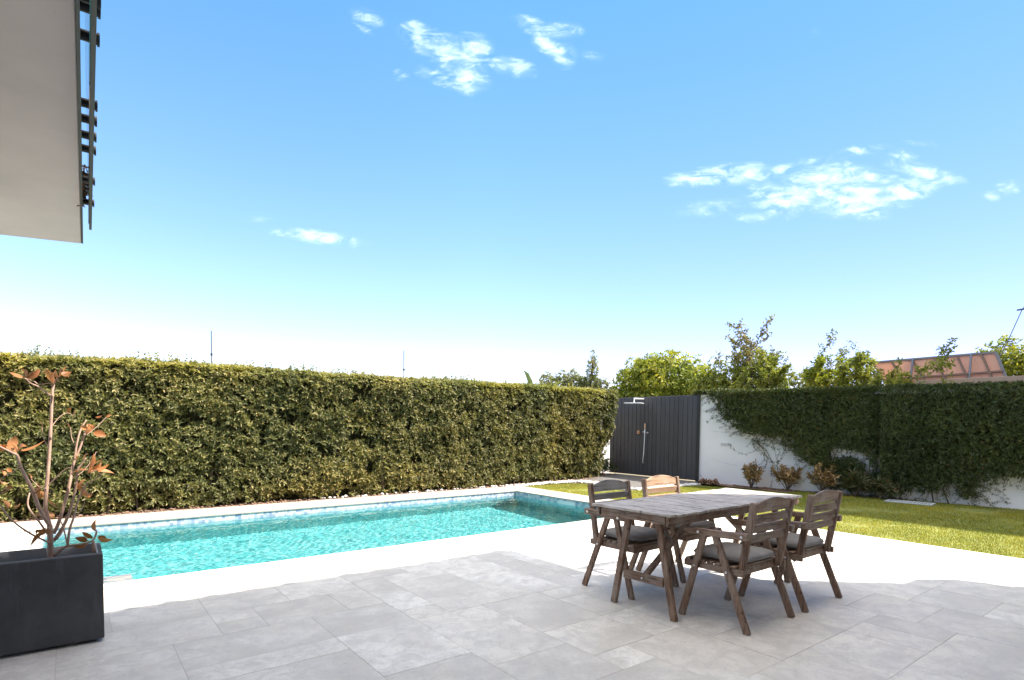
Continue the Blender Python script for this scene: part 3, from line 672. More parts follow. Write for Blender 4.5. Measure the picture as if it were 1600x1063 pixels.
# small shrub at the foot of the hedge end
def bush_leaves(c, r, n, k, L, W_, rr, shell=.55, squash=1, seed=0, up=.6, lowcut=.1):
    d = unit(rr.normal(size=(n, 3))); d[:, 2] = np.where(d[:, 2] < -lowcut, np.abs(d[:, 2]), d[:, 2])
    q = rr.uniform(shell, 1, n)**.6; lump = 1+fnoise(d*1.0+np.array(c), 70+seed, .9, 3)*.28
    P_ = np.array(c)+d*(np.array(r)*1.0)*(q*lump)[:, None]
    return rosettes(P_, d+[0, 0, .35], k, L, W_, up, .4, rr)
sh = empty('foot_shrub', (11.9, 11.3, 0)); tag(sh, 'low dark shrub at the foot of the hedge end beside the charcoal gate', 'shrub')
leaf_obj('foliage', [bush_leaves((11.9, 11.3, .12), (.5, .3, .32), 420, 6, .07, .018, rh, .2), bush_leaves((11.55, 11.35, .08), (.35, .25, .2), 200, 6, .06, .018, rh, .2)], M['vine'], sh)
mb = MB()
for k in range(9):
    a = random.uniform(0, 6.28); mb.tube([(11.9, 11.3, -.01), (11.9+.3*math.cos(a), 11.3+.15*math.sin(a), .3)], [.008, .003], 5)
local(mb, sh).build('stem', M['bark'], sh)

# ------------------------------------------------------------------ creeper on the right wall
def z6(a, b): return 1080+a/2.798, 480+b/2.798
def wallpt(u, v):     # hit the front plane of the wall
    d = ray(u, v); t_ = (12.48+8.6*.115-.0)/(d.x+.115*d.y); return d*t_+Vector((0, 0, H))
outline = [(95,374),(125,430),(165,490),(215,530),(270,560),(340,560),(400,570),(440,600),(470,640),(500,665),(545,700),(575,745),(600,780),(650,800),(720,805),(765,790),(775,740),(770,690),(740,660),(690,650),(640,660),(610,640),(640,615),(700,620),(780,640),(800,700),(800,780),(850,818),(930,815),(1000,800),(1060,815),(1100,800),(1130,770),(1165,760),(1185,790),(1175,815),(1215,835),(1260,815),(1270,770),(1320,750),(1400,738),(1470,740),(1560,750),(1900,800),(2300,860),(2300,300),(1460,318)]
OV = [(lambda p: (p.y, p.z))(wallpt(*z6(a, b))) for a, b in outline]
OV[-1] = (OV[-1][0], 2.27); OV[0] = (OV[0][0], 2.24); OV[-2] = (-6.5, 2.27); OV[-3] = (-6.5, .35); OV[-4] = (0.0, .5)
yseam = wallpt(1386, 700).y
vine = empty('wall_creeper', (12.9, 4.5, 0)); tag(vine, 'dense dark green creeper hanging over the white garden wall', 'creeper')
rv = np.random.default_rng(9); n = 34000
ys_ = rv.uniform(-1.2, 9.0, n); zs_ = rv.uniform(0, 2.3, n); ok = inpoly(ys_, zs_, OV)
P_ = np.stack([12.48+(8.6-ys_)*.115, ys_, zs_], -1)[ok]; ys_, zs_ = ys_[ok], zs_[ok]; n = len(P_)
lump = fnoise(P_, 81, .7, 4)
hole = fnoise(P_*[1, 1.1, 1.3], 82, 1.0, 4); lowz = np.clip((1.0-zs_)/1.0, 0, 1)
k_ = (hole < 1.15-lowz*.60+rv.uniform(-.15, .15, n))
thick = np.where(ys_ < yseam, .42, .22)*np.clip(.45+zs_*.35, .4, 1)+lump*.05-np.exp(-((ys_-yseam)/.10)**2)*.2*(ys_ > yseam)
P_[:, 0] -= thick*rv.uniform(.55, 1.05, n)
k_ &= ~((np.abs(ys_-yseam-.06) < .05) & (rv.uniform(size=n) < .8)); k_ &= zs_ < 2.13+.012*ys_
P_, zs2 = P_[k_], zs_[k_]; n = len(P_)
parts = [rosettes(P_, np.stack([-np.ones(n), rv.normal(size=n)*.4, -.25+rv.normal(size=n)*.4], -1), 5, .062, .017, .45, .6, rv)]
n = 9000; ys_ = rv.uniform(-1.5, 8.7, n); P_ = np.stack([12.48+(8.6-ys_)*.115+rv.uniform(-.30, .3, n)*np.where(ys_ > 8.2, .4, 1), ys_, 2.135+.012*ys_+rv.uniform(-.08, .03, n)], -1)
P_[:, 2] += fnoise(P_, 83, .8, 3)*.02
parts.append(rosettes(P_, np.stack([rv.normal(size=n)*.3, rv.normal(size=n)*.3, np.ones(n)], -1), 5, .05, .016, .9, .4, rv))
# tendrils along the ragged lower edge
tend = MB()
def tendril(y, z, dy, dz, ln, off=.1, curl=.5):
    p = Vector((wall_x(y)-off, y, z)); d = Vector((random.uniform(-.12, .05), dy, dz)).normalized(); pts = [p.copy()]
    for i in range(int(ln/.045)):
        d = (d+Vector((random.gauss(0, .10), random.gauss(0, .22), random.gauss(0, .2)-.03*curl))).normalized(); p = p+d*.045
        if p.z < .03: p.z = .03
        p.x = min(p.x, wall_x(p.y)-.02); pts.append(p.copy())
    tend.tube(pts, [max(.0018, .005*(1-i/len(pts))) for i in range(len(pts))], 4, False)
    return pts
tl = []
segs = list(zip(OV[:44], OV[1:45]))
for (a, b) in segs:
    ln = math.hypot(a[0]-b[0], a[1]-b[1])
    for q in range(max(1, int(ln*17))):
        t_ = random.random(); y = a[0]+(b[0]-a[0])*t_; z = a[1]+(b[1]-a[1])*t_
        if z > 2.15: z = 2.15
        dn = Vector((0, -(b[1]-a[1]), b[0]-a[0])).normalized()
        if dn.z > .1: dn = -dn
        tl += tendril(y, z, dn.y*.8+.45, dn.z*.8-.1, random.uniform(.08, .34), random.uniform(.04, .2))
for (u_, v_, u2, v2, cnt) in ((1560, 735, 1590, 758, 3), (1500, 752, 1592, 760, 4), (1480, 740, 1500, 788, 4), (1500, 765, 1540, 784, 5), (1520, 770, 1568, 782, 4), (1180, 690, 1250, 745, 7), (1200, 680, 1262, 735, 7), (1120, 640, 1105, 632, 2), (1125, 650, 1104, 655, 2), (1140, 668, 1122, 662, 2), (1165, 672, 1150, 682, 2), (1225, 690, 1240, 738, 4)):
    for q in range(cnt):
        a = wallpt(u_+random.uniform(-6, 6), v_+random.uniform(-4, 4)); b = wallpt(u2+random.uniform(-8, 8), v2+random.uniform(-5, 5)); dd = b-a
        tl += tendril(a.y, max(a.z, .05), dd.y, dd.z, dd.length, .08, .1)
TL = np.array([p[:] for p in tl]); TL = np.repeat(TL, 2, 0)+rv.normal(size=(len(TL)*2, 3))*.012; kk = rv.uniform(size=len(TL)) < .62; TL = TL[kk]; n = len(TL)
parts.append(rosettes(TL, np.stack([-np.ones(n)*.6, rv.normal(size=n), rv.normal(size=n)], -1), 3, .042, .013, .3, .8, rv))
leaf_obj('foliage', parts, M['vine'], vine)
for i in range(14):
    y = 7.6-i*.42+random.uniform(-.1, .1)
    if y < 3.4: break
    z0 = 0.0; zt = 1.6; pts = [(wall_x(y)-.06, y, -.01)]
    for q in range(1, 7): pts.append((wall_x(y)-.06-random.uniform(0, .05), y+random.uniform(-.12, .12)*q**.5, zt*q/6))
    if y < 5.9: mb = MB(); mb.tube(pts, [.013-.0015*q for q in range(7)], 6); local(mb, vine).build('stem', M['bark'], vine)
local(tend, vine).build('tendrils', M['bark'], vine)
# woody mass behind the leaves
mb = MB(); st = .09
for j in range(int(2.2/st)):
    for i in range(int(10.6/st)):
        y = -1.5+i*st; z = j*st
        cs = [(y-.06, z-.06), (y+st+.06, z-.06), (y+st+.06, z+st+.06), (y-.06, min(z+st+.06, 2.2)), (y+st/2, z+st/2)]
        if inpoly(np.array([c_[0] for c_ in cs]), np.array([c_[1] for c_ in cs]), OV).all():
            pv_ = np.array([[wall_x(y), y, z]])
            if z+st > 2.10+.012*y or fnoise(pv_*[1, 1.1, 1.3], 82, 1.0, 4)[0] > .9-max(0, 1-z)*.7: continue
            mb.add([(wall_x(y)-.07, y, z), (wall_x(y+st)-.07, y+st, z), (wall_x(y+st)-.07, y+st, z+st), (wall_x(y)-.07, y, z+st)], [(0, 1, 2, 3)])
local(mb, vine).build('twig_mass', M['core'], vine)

# ------------------------------------------------------------------ plants at the foot of the wall
def tuft(name, x, y, h, r, k, m, label, cat, L, W_, seed):
    e = empty(name, (x, y, 0)); tag(e, label, cat, 'plants in the bed under the white wall'); rr = np.random.default_rng(seed); rd = random.Random(seed)
    mb = MB(); Ps, As = [], []
    for i in range(k):
        a = rd.uniform(0, 6.28); q = rd.uniform(.2, 1); p1 = Vector((r*q*math.cos(a), r*q*math.sin(a), h*rd.uniform(.6, 1)*(1.1-.35*q)))
        mid = p1*.5+Vector((0, 0, -.04)); mid.z = p1.z*.45
        mb.tube([(0, 0, -.01), mid, p1], [.008, .006, .003], 5)
        for s in np.linspace(.35, 1, 7):
            b = mid.lerp(p1, (s-.3)/.7) if s > .3 else mid*s
            Ps.append([b.x+x, b.y+y, b.z]); As.append([p1.x*1.5, p1.y*1.5, p1.z*1.2])
    mb.build('stem', M['bark'], e)
    leaf_obj('foliage', [rosettes(np.array(Ps), np.array(As), 5, L, W_, 1.0, .4, rr)], m, e)
    return e
tuft('croton', 12.25, 7.0, .62, .26, 17, M['croton'], 'orange brown croton nearest the gate under the bare white wall', 'plant', .11, .035, 1)
tuft('croton', 12.42, 6.25, .62, .30, 17, M['croton'], 'middle croton of the three against the white wall', 'plant', .11, .035, 2)
tuft('croton', 12.52, 5.55, .62, .30, 15, M['croton'], 'croton growing where the creeper begins to cover the wall foot', 'plant', .11, .034, 3)
tuft('strap_leaf_plant', 12.6, 4.95, .48, .3, 13, M['agave'], 'green and red strap leaved plant below the hole in the creeper', 'plant', .20, .03, 4)
tuft('strap_leaf_plant', 12.68, 4.5, .42, .28, 11, M['agave'], 'strap leaved plant right beside the thick creeper stems', 'plant', .20, .03, 5)
# dry roots lying at the wall foot near the gate
for k, (u_, v_, lb_) in enumerate(((1107, 755.5, 'brown lump of dry roots nearest the charcoal gate'), (1122, 756.5, 'brown lump of dry roots nearest the first croton'))):
    c = gp(u_, v_); c.x = min(c.x, 12.15)
    rt_ = empty('root_clump', c); tag(rt_, lb_, 'root')
    mb = MB()
    for i in range(16):
        a = random.uniform(0, 6.28); q = random.uniform(.06, .19)
        mb.tube([(0, 0, .02), (q*.5*math.cos(a), q*.5*math.sin(a), random.uniform(.05, .13)), (q*math.cos(a), q*math.sin(a), random.uniform(0, .05))], [.03, .025, .008], 6)
    mb.build('root', mat('dry_root', (.16, .085, .05), .9), rt_, True)
    if k == 0:
        mb = MB(); mb.tube([(0, 0, .05), (.02, .1, .16), (.0, .22, .2), (-.02, .28, .15)], [.006, .004, .003, .002], 5); mb.tube([(.02, .1, .16), (0, .16, .26)], [.004, .002], 5); mb.build('twig', M['bark'], rt_)
# drain grate
dg = empty('drain_grate', (12.45, 3.95, -.004)); tag(dg, 'flat metal drain grate in the shaded lawn below the creeper', 'grate')
mb = MB()
for i in range(13): y = -.33+i*.055; mb.box(-.14, .14, y-.012, y+.012, .004, .014)
M['galv'] = mat('galvanised_steel', (.55,.57,.58), .5, .4); mb.build('bars', M['galv'], dg)
mb = MB(); mb.box(-.17, -.14, -.37, .37, 0, .018); mb.box(.14, .17, -.37, .37, 0, .018); mb.box(-.14, .14, -.37, -.345, 0, .018); mb.box(-.14, .14, .345, .37, 0, .018); mb.build('frame', M['galv'], dg); dg.rotation_euler = (0, 0, .1)

# ------------------------------------------------------------------ trees and shrubs beyond
def tree(name, base, label, cat, m, blobs, n, k, L, W_, seed, trunk_r=.09, up=.6, group='trees and shrubs beyond the garden wall', shell=.35):
    e = empty(name, base); tag(e, label, cat, group); rr = np.random.default_rng(seed); rd = random.Random(seed)
    parts = []; tot = sum(b[3]*b[4]*b[5] for b in blobs)
    for i, b in enumerate(blobs):
        parts.append(bush_leaves(b[:3], b[3:6], max(30, int(n*b[3]*b[4]*b[5]/tot)), k, L, W_, rr, shell, seed=seed+i, up=up, lowcut=.95))
    leaf_obj('crown', parts, m, e)
    mb = MB(); bx, by, bz = base
    top = max(blobs, key=lambda b: b[2]); hz = np.mean([b[2] for b in blobs])
    mb.tube([(0, 0, -.05), (rd.uniform(-.1, .1), rd.uniform(-.1, .1), hz*.5), (top[0]-bx, top[1]-by, top[2])], [trunk_r*1.3, trunk_r, trunk_r*.35], 8)
    for b in blobs:
        mid = Vector(((b[0]-bx)*.4, (b[1]-by)*.4, b[2]*.6)); mb.tube([(0, 0, hz*.4), mid, (b[0]-bx, b[1]-by, b[2])], [trunk_r*.7, trunk_r*.5, trunk_r*.15], 6)
        for q in range(4):
            a = rd.uniform(0, 6.28); mb.tube([(b[0]-bx, b[1]-by, b[2]-b[5]*.3), (b[0]-bx+b[3]*.8*math.cos(a), b[1]-by+b[4]*.8*math.sin(a), b[2]+b[5]*rd.uniform(.1, .7))], [trunk_r*.25, trunk_r*.06], 5)
    mb.build('trunk', M['bark'], e)
    return e
G = 'trees and shrubs beyond the garden wall'
tree('bushy_tree', (18.5, 14.2, 0), 'bright yellow green leafy tree showing above the charcoal gate', 'tree', M['tree_bright'],
     [(18.5, 14.3, 3.15, 1.5, 1.5, 1.05), (18.4, 15.5, 3.1, 1.0, .95, .95), (18.6, 13.2, 3.0, 1.0, .95, .85), (18.4, 12.6, 2.6, .8, .7, .6), (18.5, 16.3, 2.6, .8, .8, .6), (18.4, 14.8, 3.6, .9, .8, .55), (18.3, 14.6, 2.2, 1.3, 2.0, .7)], 3600, 6, .17, .065, 11)
tree('dark_shrub', (18, 18.0, 0), 'small dark upright tree with a spiky top left of the bright tree', 'tree', M['tree_dull'],
     [(18, 17.8, 3.1, .45, .42, .5), (18, 17.75, 3.7, .28, .26, .45), (18, 17.72, 4.2, .2, .17, .38), (18, 18.3, 3.1, .35, .35, .4), (18, 17.2, 3.1, .3, .3, .35)], 520, 6, .12, .04, 12)
tree('dark_shrub', (18, 19.5, 0), 'loose grey green shrub just right of the banana leaf above the hedge', 'shrub', M['tree_dull'],
     [(18, 19.7, 3.3, .5, .45, .55), (18, 19.0, 3.4, .5, .4, .45), (18, 18.6, 3.2, .4, .4, .4)], 420, 6, .12, .04, 13)
tree('dark_shrub', (18.2, 21.0, 0), 'dark rounded shrub tip left behind the banana leaf', 'shrub', M['tree_dull'], [(18.2, 21.0, 3.4, .4, .35, .5), (18.2, 20.6, 3.3, .35, .3, .4)], 200, 6, .12, .04, 14)
tree('mid_shrub', (17, 11.2, 0), 'mid green bush left of the tall sparse tree', 'shrub', M['tree_mid'],
     [(17, 11.3, 2.6, .75, .7, .65), (17, 10.9, 3.1, .5, .5, .55), (17, 10.2, 3.25, .35, .3, .55), (17, 11.6, 2.8, .35, .35, .55), (17, 10.3, 2.6, .7, .6, .6), (17, 10.0, 3.1, .45, .4, .5), (17, 10.8, 2.2, .8, 1.2, .6)], 1700, 6, .12, .045, 15)
tree('mid_shrub', (16.6, 9.2, 0), 'mid green bush between the tall sparse tree and the thin shoots', 'shrub', M['tree_mid'],
     [(16.6, 9.4, 2.7, .6, .6, .65), (16.6, 8.9, 2.65, .5, .45, .55), (16.6, 8.3, 2.5, .4, .4, .55), (16.6, 9.9, 2.5, .5, .4, .5), (16.6, 9.2, 2.1, .6, 1.0, .6)], 1400, 6, .12, .045, 16)
tree('mid_shrub', (16.6, 7.4, 0), 'low yellow green bush under the thin shoots', 'shrub', M['tree_bright'],
     [(16.6, 7.6, 2.5, .4, .35, .55), (16.6, 7.0, 2.3, .35, .45, .4), (16.6, 6.4, 2.3, .35, .4, .4), (16.6, 7.3, 2.6, .25, .3, .4), (16.6, 5.7, 2.25, .3, .4, .35)], 900, 6, .12, .045, 17)
tree('round_tree', (23, 4.6, 0), 'rounded bright green tree behind the raised rooftop panels', 'tree', M['tree_bright'],
     [(23, 4.9, 3.4, .9, .8, .8), (23, 4.2, 3.1, .8, .8, .7), (23, 5.4, 3.1, .6, .6, .6), (23, 3.4, 2.9, .8, .7, .7), (23, 2.7, 2.8, .6, .7, .7)], 2400, 6, .11, .05, 18)
# sparse tree and wiry shoots
def wiry(name, base, label, cat, stems, seed, lk, L, W_, m, r0_=.03, fork=5):
    e = empty(name, base); tag(e, label, cat, G); rd = random.Random(seed); rr = np.random.default_rng(seed); mb = MB(); tips = []
    bx, by, bz = base
    def grow(p, d, ln, r, lvl):
        pts = [p.copy()]; steps = 6
        for i in range(steps):
            d = (d+Vector((rd.gauss(0, .10), rd.gauss(0, .13), rd.gauss(0, .07)+.03))).normalized(); p = p+d*ln/steps; pts.append(p.copy())
            if lvl < 2 and i > 1 and rd.random() < (.75 if lvl == 0 else .6):
                a = Vector((rd.gauss(0, .5), rd.gauss(0, .8), rd.uniform(-.1, .6))).normalized(); grow(p.copy(), (d*.7+a).normalized(), ln*rd.uniform(.3, .5), r*.45, lvl+1)
            if lvl >= 1 or i > 3:
                for q in range(lk): tips.append(p+Vector((rd.gauss(0, .035), rd.gauss(0, .035), rd.gauss(0, .035))))
        mb.tube(pts, [r*(1-.75*i/steps) for i in range(steps+1)], 5)
    for (y0_, y1_, z1_, rr_) in stems:
        s = Vector((0, y0_-by, 0)); tgt = Vector((rd.uniform(-.2, .2), y1_-by, z1_)); m1 = s.lerp(tgt, .55)+Vector((0, rd.uniform(-.15, .15), 0))
        mb.tube([s, s.lerp(m1, .5), m1], [rr_*1.3, rr_*1.1, rr_], 6); grow(m1, (tgt-m1).normalized(), (tgt-m1).length, rr_*.8, 0)
    mb.build('trunk', M['bark'], e)
    T = np.array([t_[:] for t_ in tips])+np.array(base); n = len(T)
    leaf_obj('crown', [rosettes(T, rr.normal(size=(n, 3))+[0, 0, .3], 2, L, W_, .5, .6, rr)], m, e)
wiry('sparse_tree', (17, 10.0, 0), 'tall sparse tree with twisting branches and tiny scattered leaves', 'tree', [(10.1, 9.8, 3.98, .07), (10.15, 10.4, 3.85, .05), (10.0, 9.3, 3.6, .045), (10.1, 10.1, 4.1, .05), (10.0, 9.6, 3.9, .04), (10.1, 10.6, 3.5, .03), (10.1, 9.0, 3.3, .03)], 6, 2, .10, .055, M['twig_leaf'])
wiry('wiry_shoot', (16.5, 7.6, 0), 'tall thin leafy shoot standing alone left of the rooftop panels', 'shrub', [(7.65, 7.68, 3.4, .018), (7.6, 7.35, 3.1, .014)], 21, 2, .08, .04, M['tree_dull'])
wiry('wiry_shoot', (16.5, 6.9, 0), 'pair of thin shoots just left of the rooftop panels', 'shrub', [(6.95, 6.75, 3.1, .016), (6.8, 6.35, 3.2, .014)], 22, 2, .08, .04, M['tree_dull'])
wiry('wiry_shoot', (15.4, 5.3, 0), 'creeping shoots reaching over the lower left of the rooftop panels', 'shrub', [(5.35, 5.15, 2.7, .016), (5.5, 4.8, 2.65, .014), (5.2, 5.4, 2.75, .012), (5.0, 4.3, 2.7, .012)], 23, 3, .085, .045, M['tree_mid'])
wiry('wiry_shoot', (16.8, 8.6, 0), 'thin branching shoots between the mid green bushes', 'shrub', [(8.7, 8.3, 3.2, .016), (8.6, 8.9, 3.3, .016)], 24, 2, .08, .04, M['tree_dull'])
wiry('wiry_shoot', (16.2, 7.3, 0), 'yellowish leafy shoots rising from the low bush', 'shrub', [(7.35, 7.2, 2.9, .016), (7.2, 6.85, 2.95, .014), (7.3, 7.5, 2.8, .014), (7.1, 6.5, 2.8, .012)], 31, 4, .10, .05, M['tree_bright'])
wiry('wiry_shoot', (16.0, 6.1, 0), 'dense leafy shoots at the left end of the rooftop panels', 'shrub', [(6.15, 6.1, 2.8, .016), (6.05, 5.8, 2.85, .014), (6.2, 6.35, 2.9, .014), (6.0, 5.5, 2.7, .012)], 32, 4, .10, .05, M['tree_mid'])
wiry('wiry_shoot', (16.4, 9.0, 0), 'leafy shoots right beside the tall sparse tree', 'shrub', [(9.0, 8.9, 3.1, .016), (9.0, 8.6, 3.0, .014), (9.05, 8.3, 2.9, .014)], 33, 4, .10, .05, M['tree_mid'])
# banana leaf
bn = empty('banana_plant', (17.5, 21.1, 0)); tag(bn, 'pale banana leaf poking up above the far end of the hedge', 'plant', G)
def blade_leaf(pts, wmax, name, m, parent):
    V = []; F_ = []; n = len(pts)
    for i, p in enumerate(pts):
        t_ = i/(n-1); w_ = wmax*math.sin(math.pi*min(1, .12+t_*.86))**.7*.5; p = Vector(p)
        V += [(p.x, p.y-w_, p.z+w_*.35), (p.x, p.y, p.z), (p.x, p.y+w_, p.z+w_*.35)]
    for i in range(n-1):
        for q in (0, 1): F_.append((i*3+q, i*3+q+1, i*3+q+4, i*3+q+3))
    me = bpy.data.meshes.new(name); me.from_pydata(V, [], F_); o = link(name, me, m, parent, True)
    md = o.modifiers.new('thickness', 'SOLIDIFY'); md.thickness = .004
blade_leaf([(0, .0, 2.4), (0, .1, 2.9), (0, .3, 3.4), (0, .55, 3.8), (0, .8, 4.0)], .36, 'leaf', M['banana'], bn)
blade_leaf([(0, -.1, 2.4), (-.1, -1.0, 2.8), (-.1, -1.9, 3.25), (-.1, -2.3, 3.35)], .3, 'leaf', M['banana'], bn)
mb = MB(); mb.tube([(0, 0, -.05), (0, -.05, 1.2), (0, 0, 2.5)], [.12, .1, .05], 10); mb.build('stem', M['bark'], bn)

# ------------------------------------------------------------------ neighbour roof with raised panels
nb = empty('neighbour_outbuilding', (17.8, 2.6, 0)); tag(nb, 'low pinkish outbuilding whose flat roof edge shows above the creeper', 'building')
mb = MB(); mb.box(16.55, 22, -2.5, 5.1, -.05, 2.42); local(mb, nb).build('wall', wall_mat('pink_plaster', (.46, .33, .26)), nb)
mb = MB(); mb.box(16.45, 22.1, -2.6, 5.2, 2.423, 2.56); local(mb, nb).build('roof', wall_mat('weathered_roof_slab', (.42, .31, .23)), nb, bevel=.01)
TL_, TR_ = onX(1363, 567, 17.2), onX(1556, 551, 16.9); BR_, BL_ = onX(1576, 600, 16.6), onX(1392, 612, 16.9)
ctr = (TL_+TR_+BL_+BR_)/4
pn = empty('rooftop_panel_rack', (ctr.x, ctr.y, 2.56)); tag(pn, 'long tilted rack of orange backed rooftop panels in a metal frame', 'rooftop panels')
pmn = mat('panel_backing', (.70, .45, .34), .6, .3); tt = pmn.node_tree
trn = N(tt, 'ShaderNodeBsdfTranslucent'); trn.inputs[0].default_value = (.95, .62, .45, 1); mxs = N(tt, 'ShaderNodeMixShader'); mxs.inputs[0].default_value = .45
tt.links.new(BS(pmn).outputs[0], mxs.inputs[1]); tt.links.new(trn.outputs[0], mxs.inputs[2]); tt.links.new(mxs.outputs[0], tt.nodes['Material Output'].inputs[0])
def L2(p): return p-pn.location
def bil(s, t_): return TL_.lerp(TR_, s).lerp(BL_.lerp(BR_, s), t_)
nrm = (TR_-TL_).cross(BL_-TL_).normalized()
if nrm.x > 0: nrm = -nrm
for i in range(6):
    s0, s1 = i/6, (i+1)/6; mb = MB(); q = [bil(s0+.0008, .01), bil(s1-.0008, .01), bil(s1-.0008, .99), bil(s0+.0008, .99)]
    mb.add([L2(p) for p in q]+[L2(p-nrm*.02) for p in q], [(0, 1, 2, 3), (7, 6, 5, 4), (0, 4, 5, 1), (1, 5, 6, 2), (2, 6, 7, 3), (3, 7, 4, 0)])
    mb.build('panel', pmn, pn)
M['rust'] = mat('rusty_steel', (.20, .13, .10), .7, .4, .2)
mb = MB()
for s in (0.004, .18, .36, .54, .72, .9): mb.bar(L2(bil(s, 0)+nrm*.02), L2(bil(min(s+.0, 1), 1)+nrm*.02), .05, .04, nrm)
for t_ in (.62,): mb.bar(L2(bil(0, t_)+nrm*.03), L2(bil(1, t_)+nrm*.03), .04, .04, nrm)
mb.build('brace', M['rust'], pn)
mb = MB(); mb.bar(L2(bil(0, 0)), L2(bil(1, 0)), .05, .05, nrm); mb.bar(L2(bil(1, 0)), L2(bil(1, 1)), .05, .05, nrm); mb.bar(L2(bil(0, 0)), L2(bil(0, 1)), .05, .05, nrm); mb.bar(L2(bil(0, 1)), L2(bil(1, 1)), .05, .05, nrm)
mb.build('frame', mat('frame_steel', (.20,.18,.17), .5, .4, .4), pn)
for s in (.38, .84):
    mb = MB(); p = bil(s, .02)+nrm*.12; mb.tube([L2(p), L2(Vector((p.x-.1, p.y, 2.55)))], .022, 6); mb.build('prop', M['metal_grey'], pn)

# aerials, cable
for (u_, v0, v1, lb_) in ((330, 517, 580, 'taller thin aerial rising above the left half of the hedge'), (631, 548, 596, 'short thin aerial rising above the middle of the hedge')):
    tp = onY(u_, v0, 14); bt = onY(u_, v1, 14)
    e = empty('aerial', (tp.x, 14, 0)); tag(e, lb_, 'aerial', 'thin aerials behind the hedge')
    mb = MB(); mb.tube([(0, 0, -.04), (0, 0, tp.z)], [.012, .009], 6); mb.build('pole', M['metal_dark'], e)
    mb = MB(); mb.box(-.02, .02, -.02, .02, tp.z*.84, tp.z*.84+.05); mb.build('clamp', M['metal_dark'], e)
pl_ = empty('utility_mast', (17.2, 2.9, 0)); tag(pl_, 'cable and small bracket running up to the mast at the right edge', 'cable')
a = onX(1560, 562, 17.6); b = onX(1597, 484, 17.2); c_ = Vector((17.2, 3.0, 4.75))
mb = MB(); mb.tube([a-pl_.location, a.lerp(b, .5)-pl_.location-Vector((0, 0, .03)), b-pl_.location, c_-pl_.location], .010, 6); mb.build('cable', M['metal_grey'], pl_)
mb = MB(); mb.bar(b-pl_.location+Vector((0, .09, 0)), b-pl_.location+Vector((0, -.2, .02)), .03, .03); mb.build('bracket', M['metal_dark'], pl_)
mb = MB(); mb.tube([(0, 0, -.04), (0, 0, 5.2)], .04, 8); mb.build('pole', M['metal_grey'], pl_)

# ------------------------------------------------------------------ planter and its plant
plt = empty('planter_box', (-.5, 4.62, 0)); tag(plt, 'large anthracite rectangular planter at the left edge of the patio', 'planter')
def shell(mb, x0, x1, y0, y1, z0, z1, t_):
    mb.box(x0, x1, y0, y0+t_, z0, z1); mb.box(x0, x1, y1-t_, y1, z0, z1); mb.box(x0, x0+t_, y0+t_+.0005, y1-t_-.0005, z0, z1); mb.box(x1-t_, x1, y0+t_+.0005, y1-t_-.0005, z0, z1)
mb = MB(); x0, x1, y0, y1 = -.68, .648, -.21, .21
shell(mb, x0, x1, y0, y1, .02, .558, .022); mb.box(x0+.03, x1-.03, y0+.03, y1-.03, .02, .06); mb.build('box', M['planter'], plt, bevel=.006)
mb = MB(); shell(mb, x0+.0225, x1-.0225, y0+.0225, y1-.0225, .44, .562, .008); mb.build('liner', M['planter_rim'], plt)
mb = MB(); mb.box(x0+.04, x0+.14, y0+.03, y1-.03, 0, .019); mb.build('foot', M['metal_dark'], plt)
mb = MB(); mb.box(x1-.14, x1-.04, y0+.03, y1-.03, 0, .019); mb.build('foot', M['metal_dark'], plt)
mb = MB(); nn_ = 20
V = [(x0+.03+(x1-x0-.06)*i/nn_, y0+.03+(y1-y0-.06)*j/8, .47+random.uniform(-.012, .012)) for j in range(9) for i in range(nn_+1)]
mb.add(V, [(j*(nn_+1)+i, j*(nn_+1)+i+1, (j+1)*(nn_+1)+i+1, (j+1)*(nn_+1)+i) for j in range(8) for i in range(nn_)]); mb.build('soil', M['soil'], plt)
PB = onY(80, 866, 4.66)
fp = empty('frangipani', (PB.x, 4.66, .46)); tag(fp, 'bare pale stemmed shrub with a few copper leaves growing in the planter', 'plant')
def zp(a, b, dy=0): p = onY(a/3.127, 540+b/3.127, 4.66+dy); return p-Vector((PB.x, 4.66, .46))
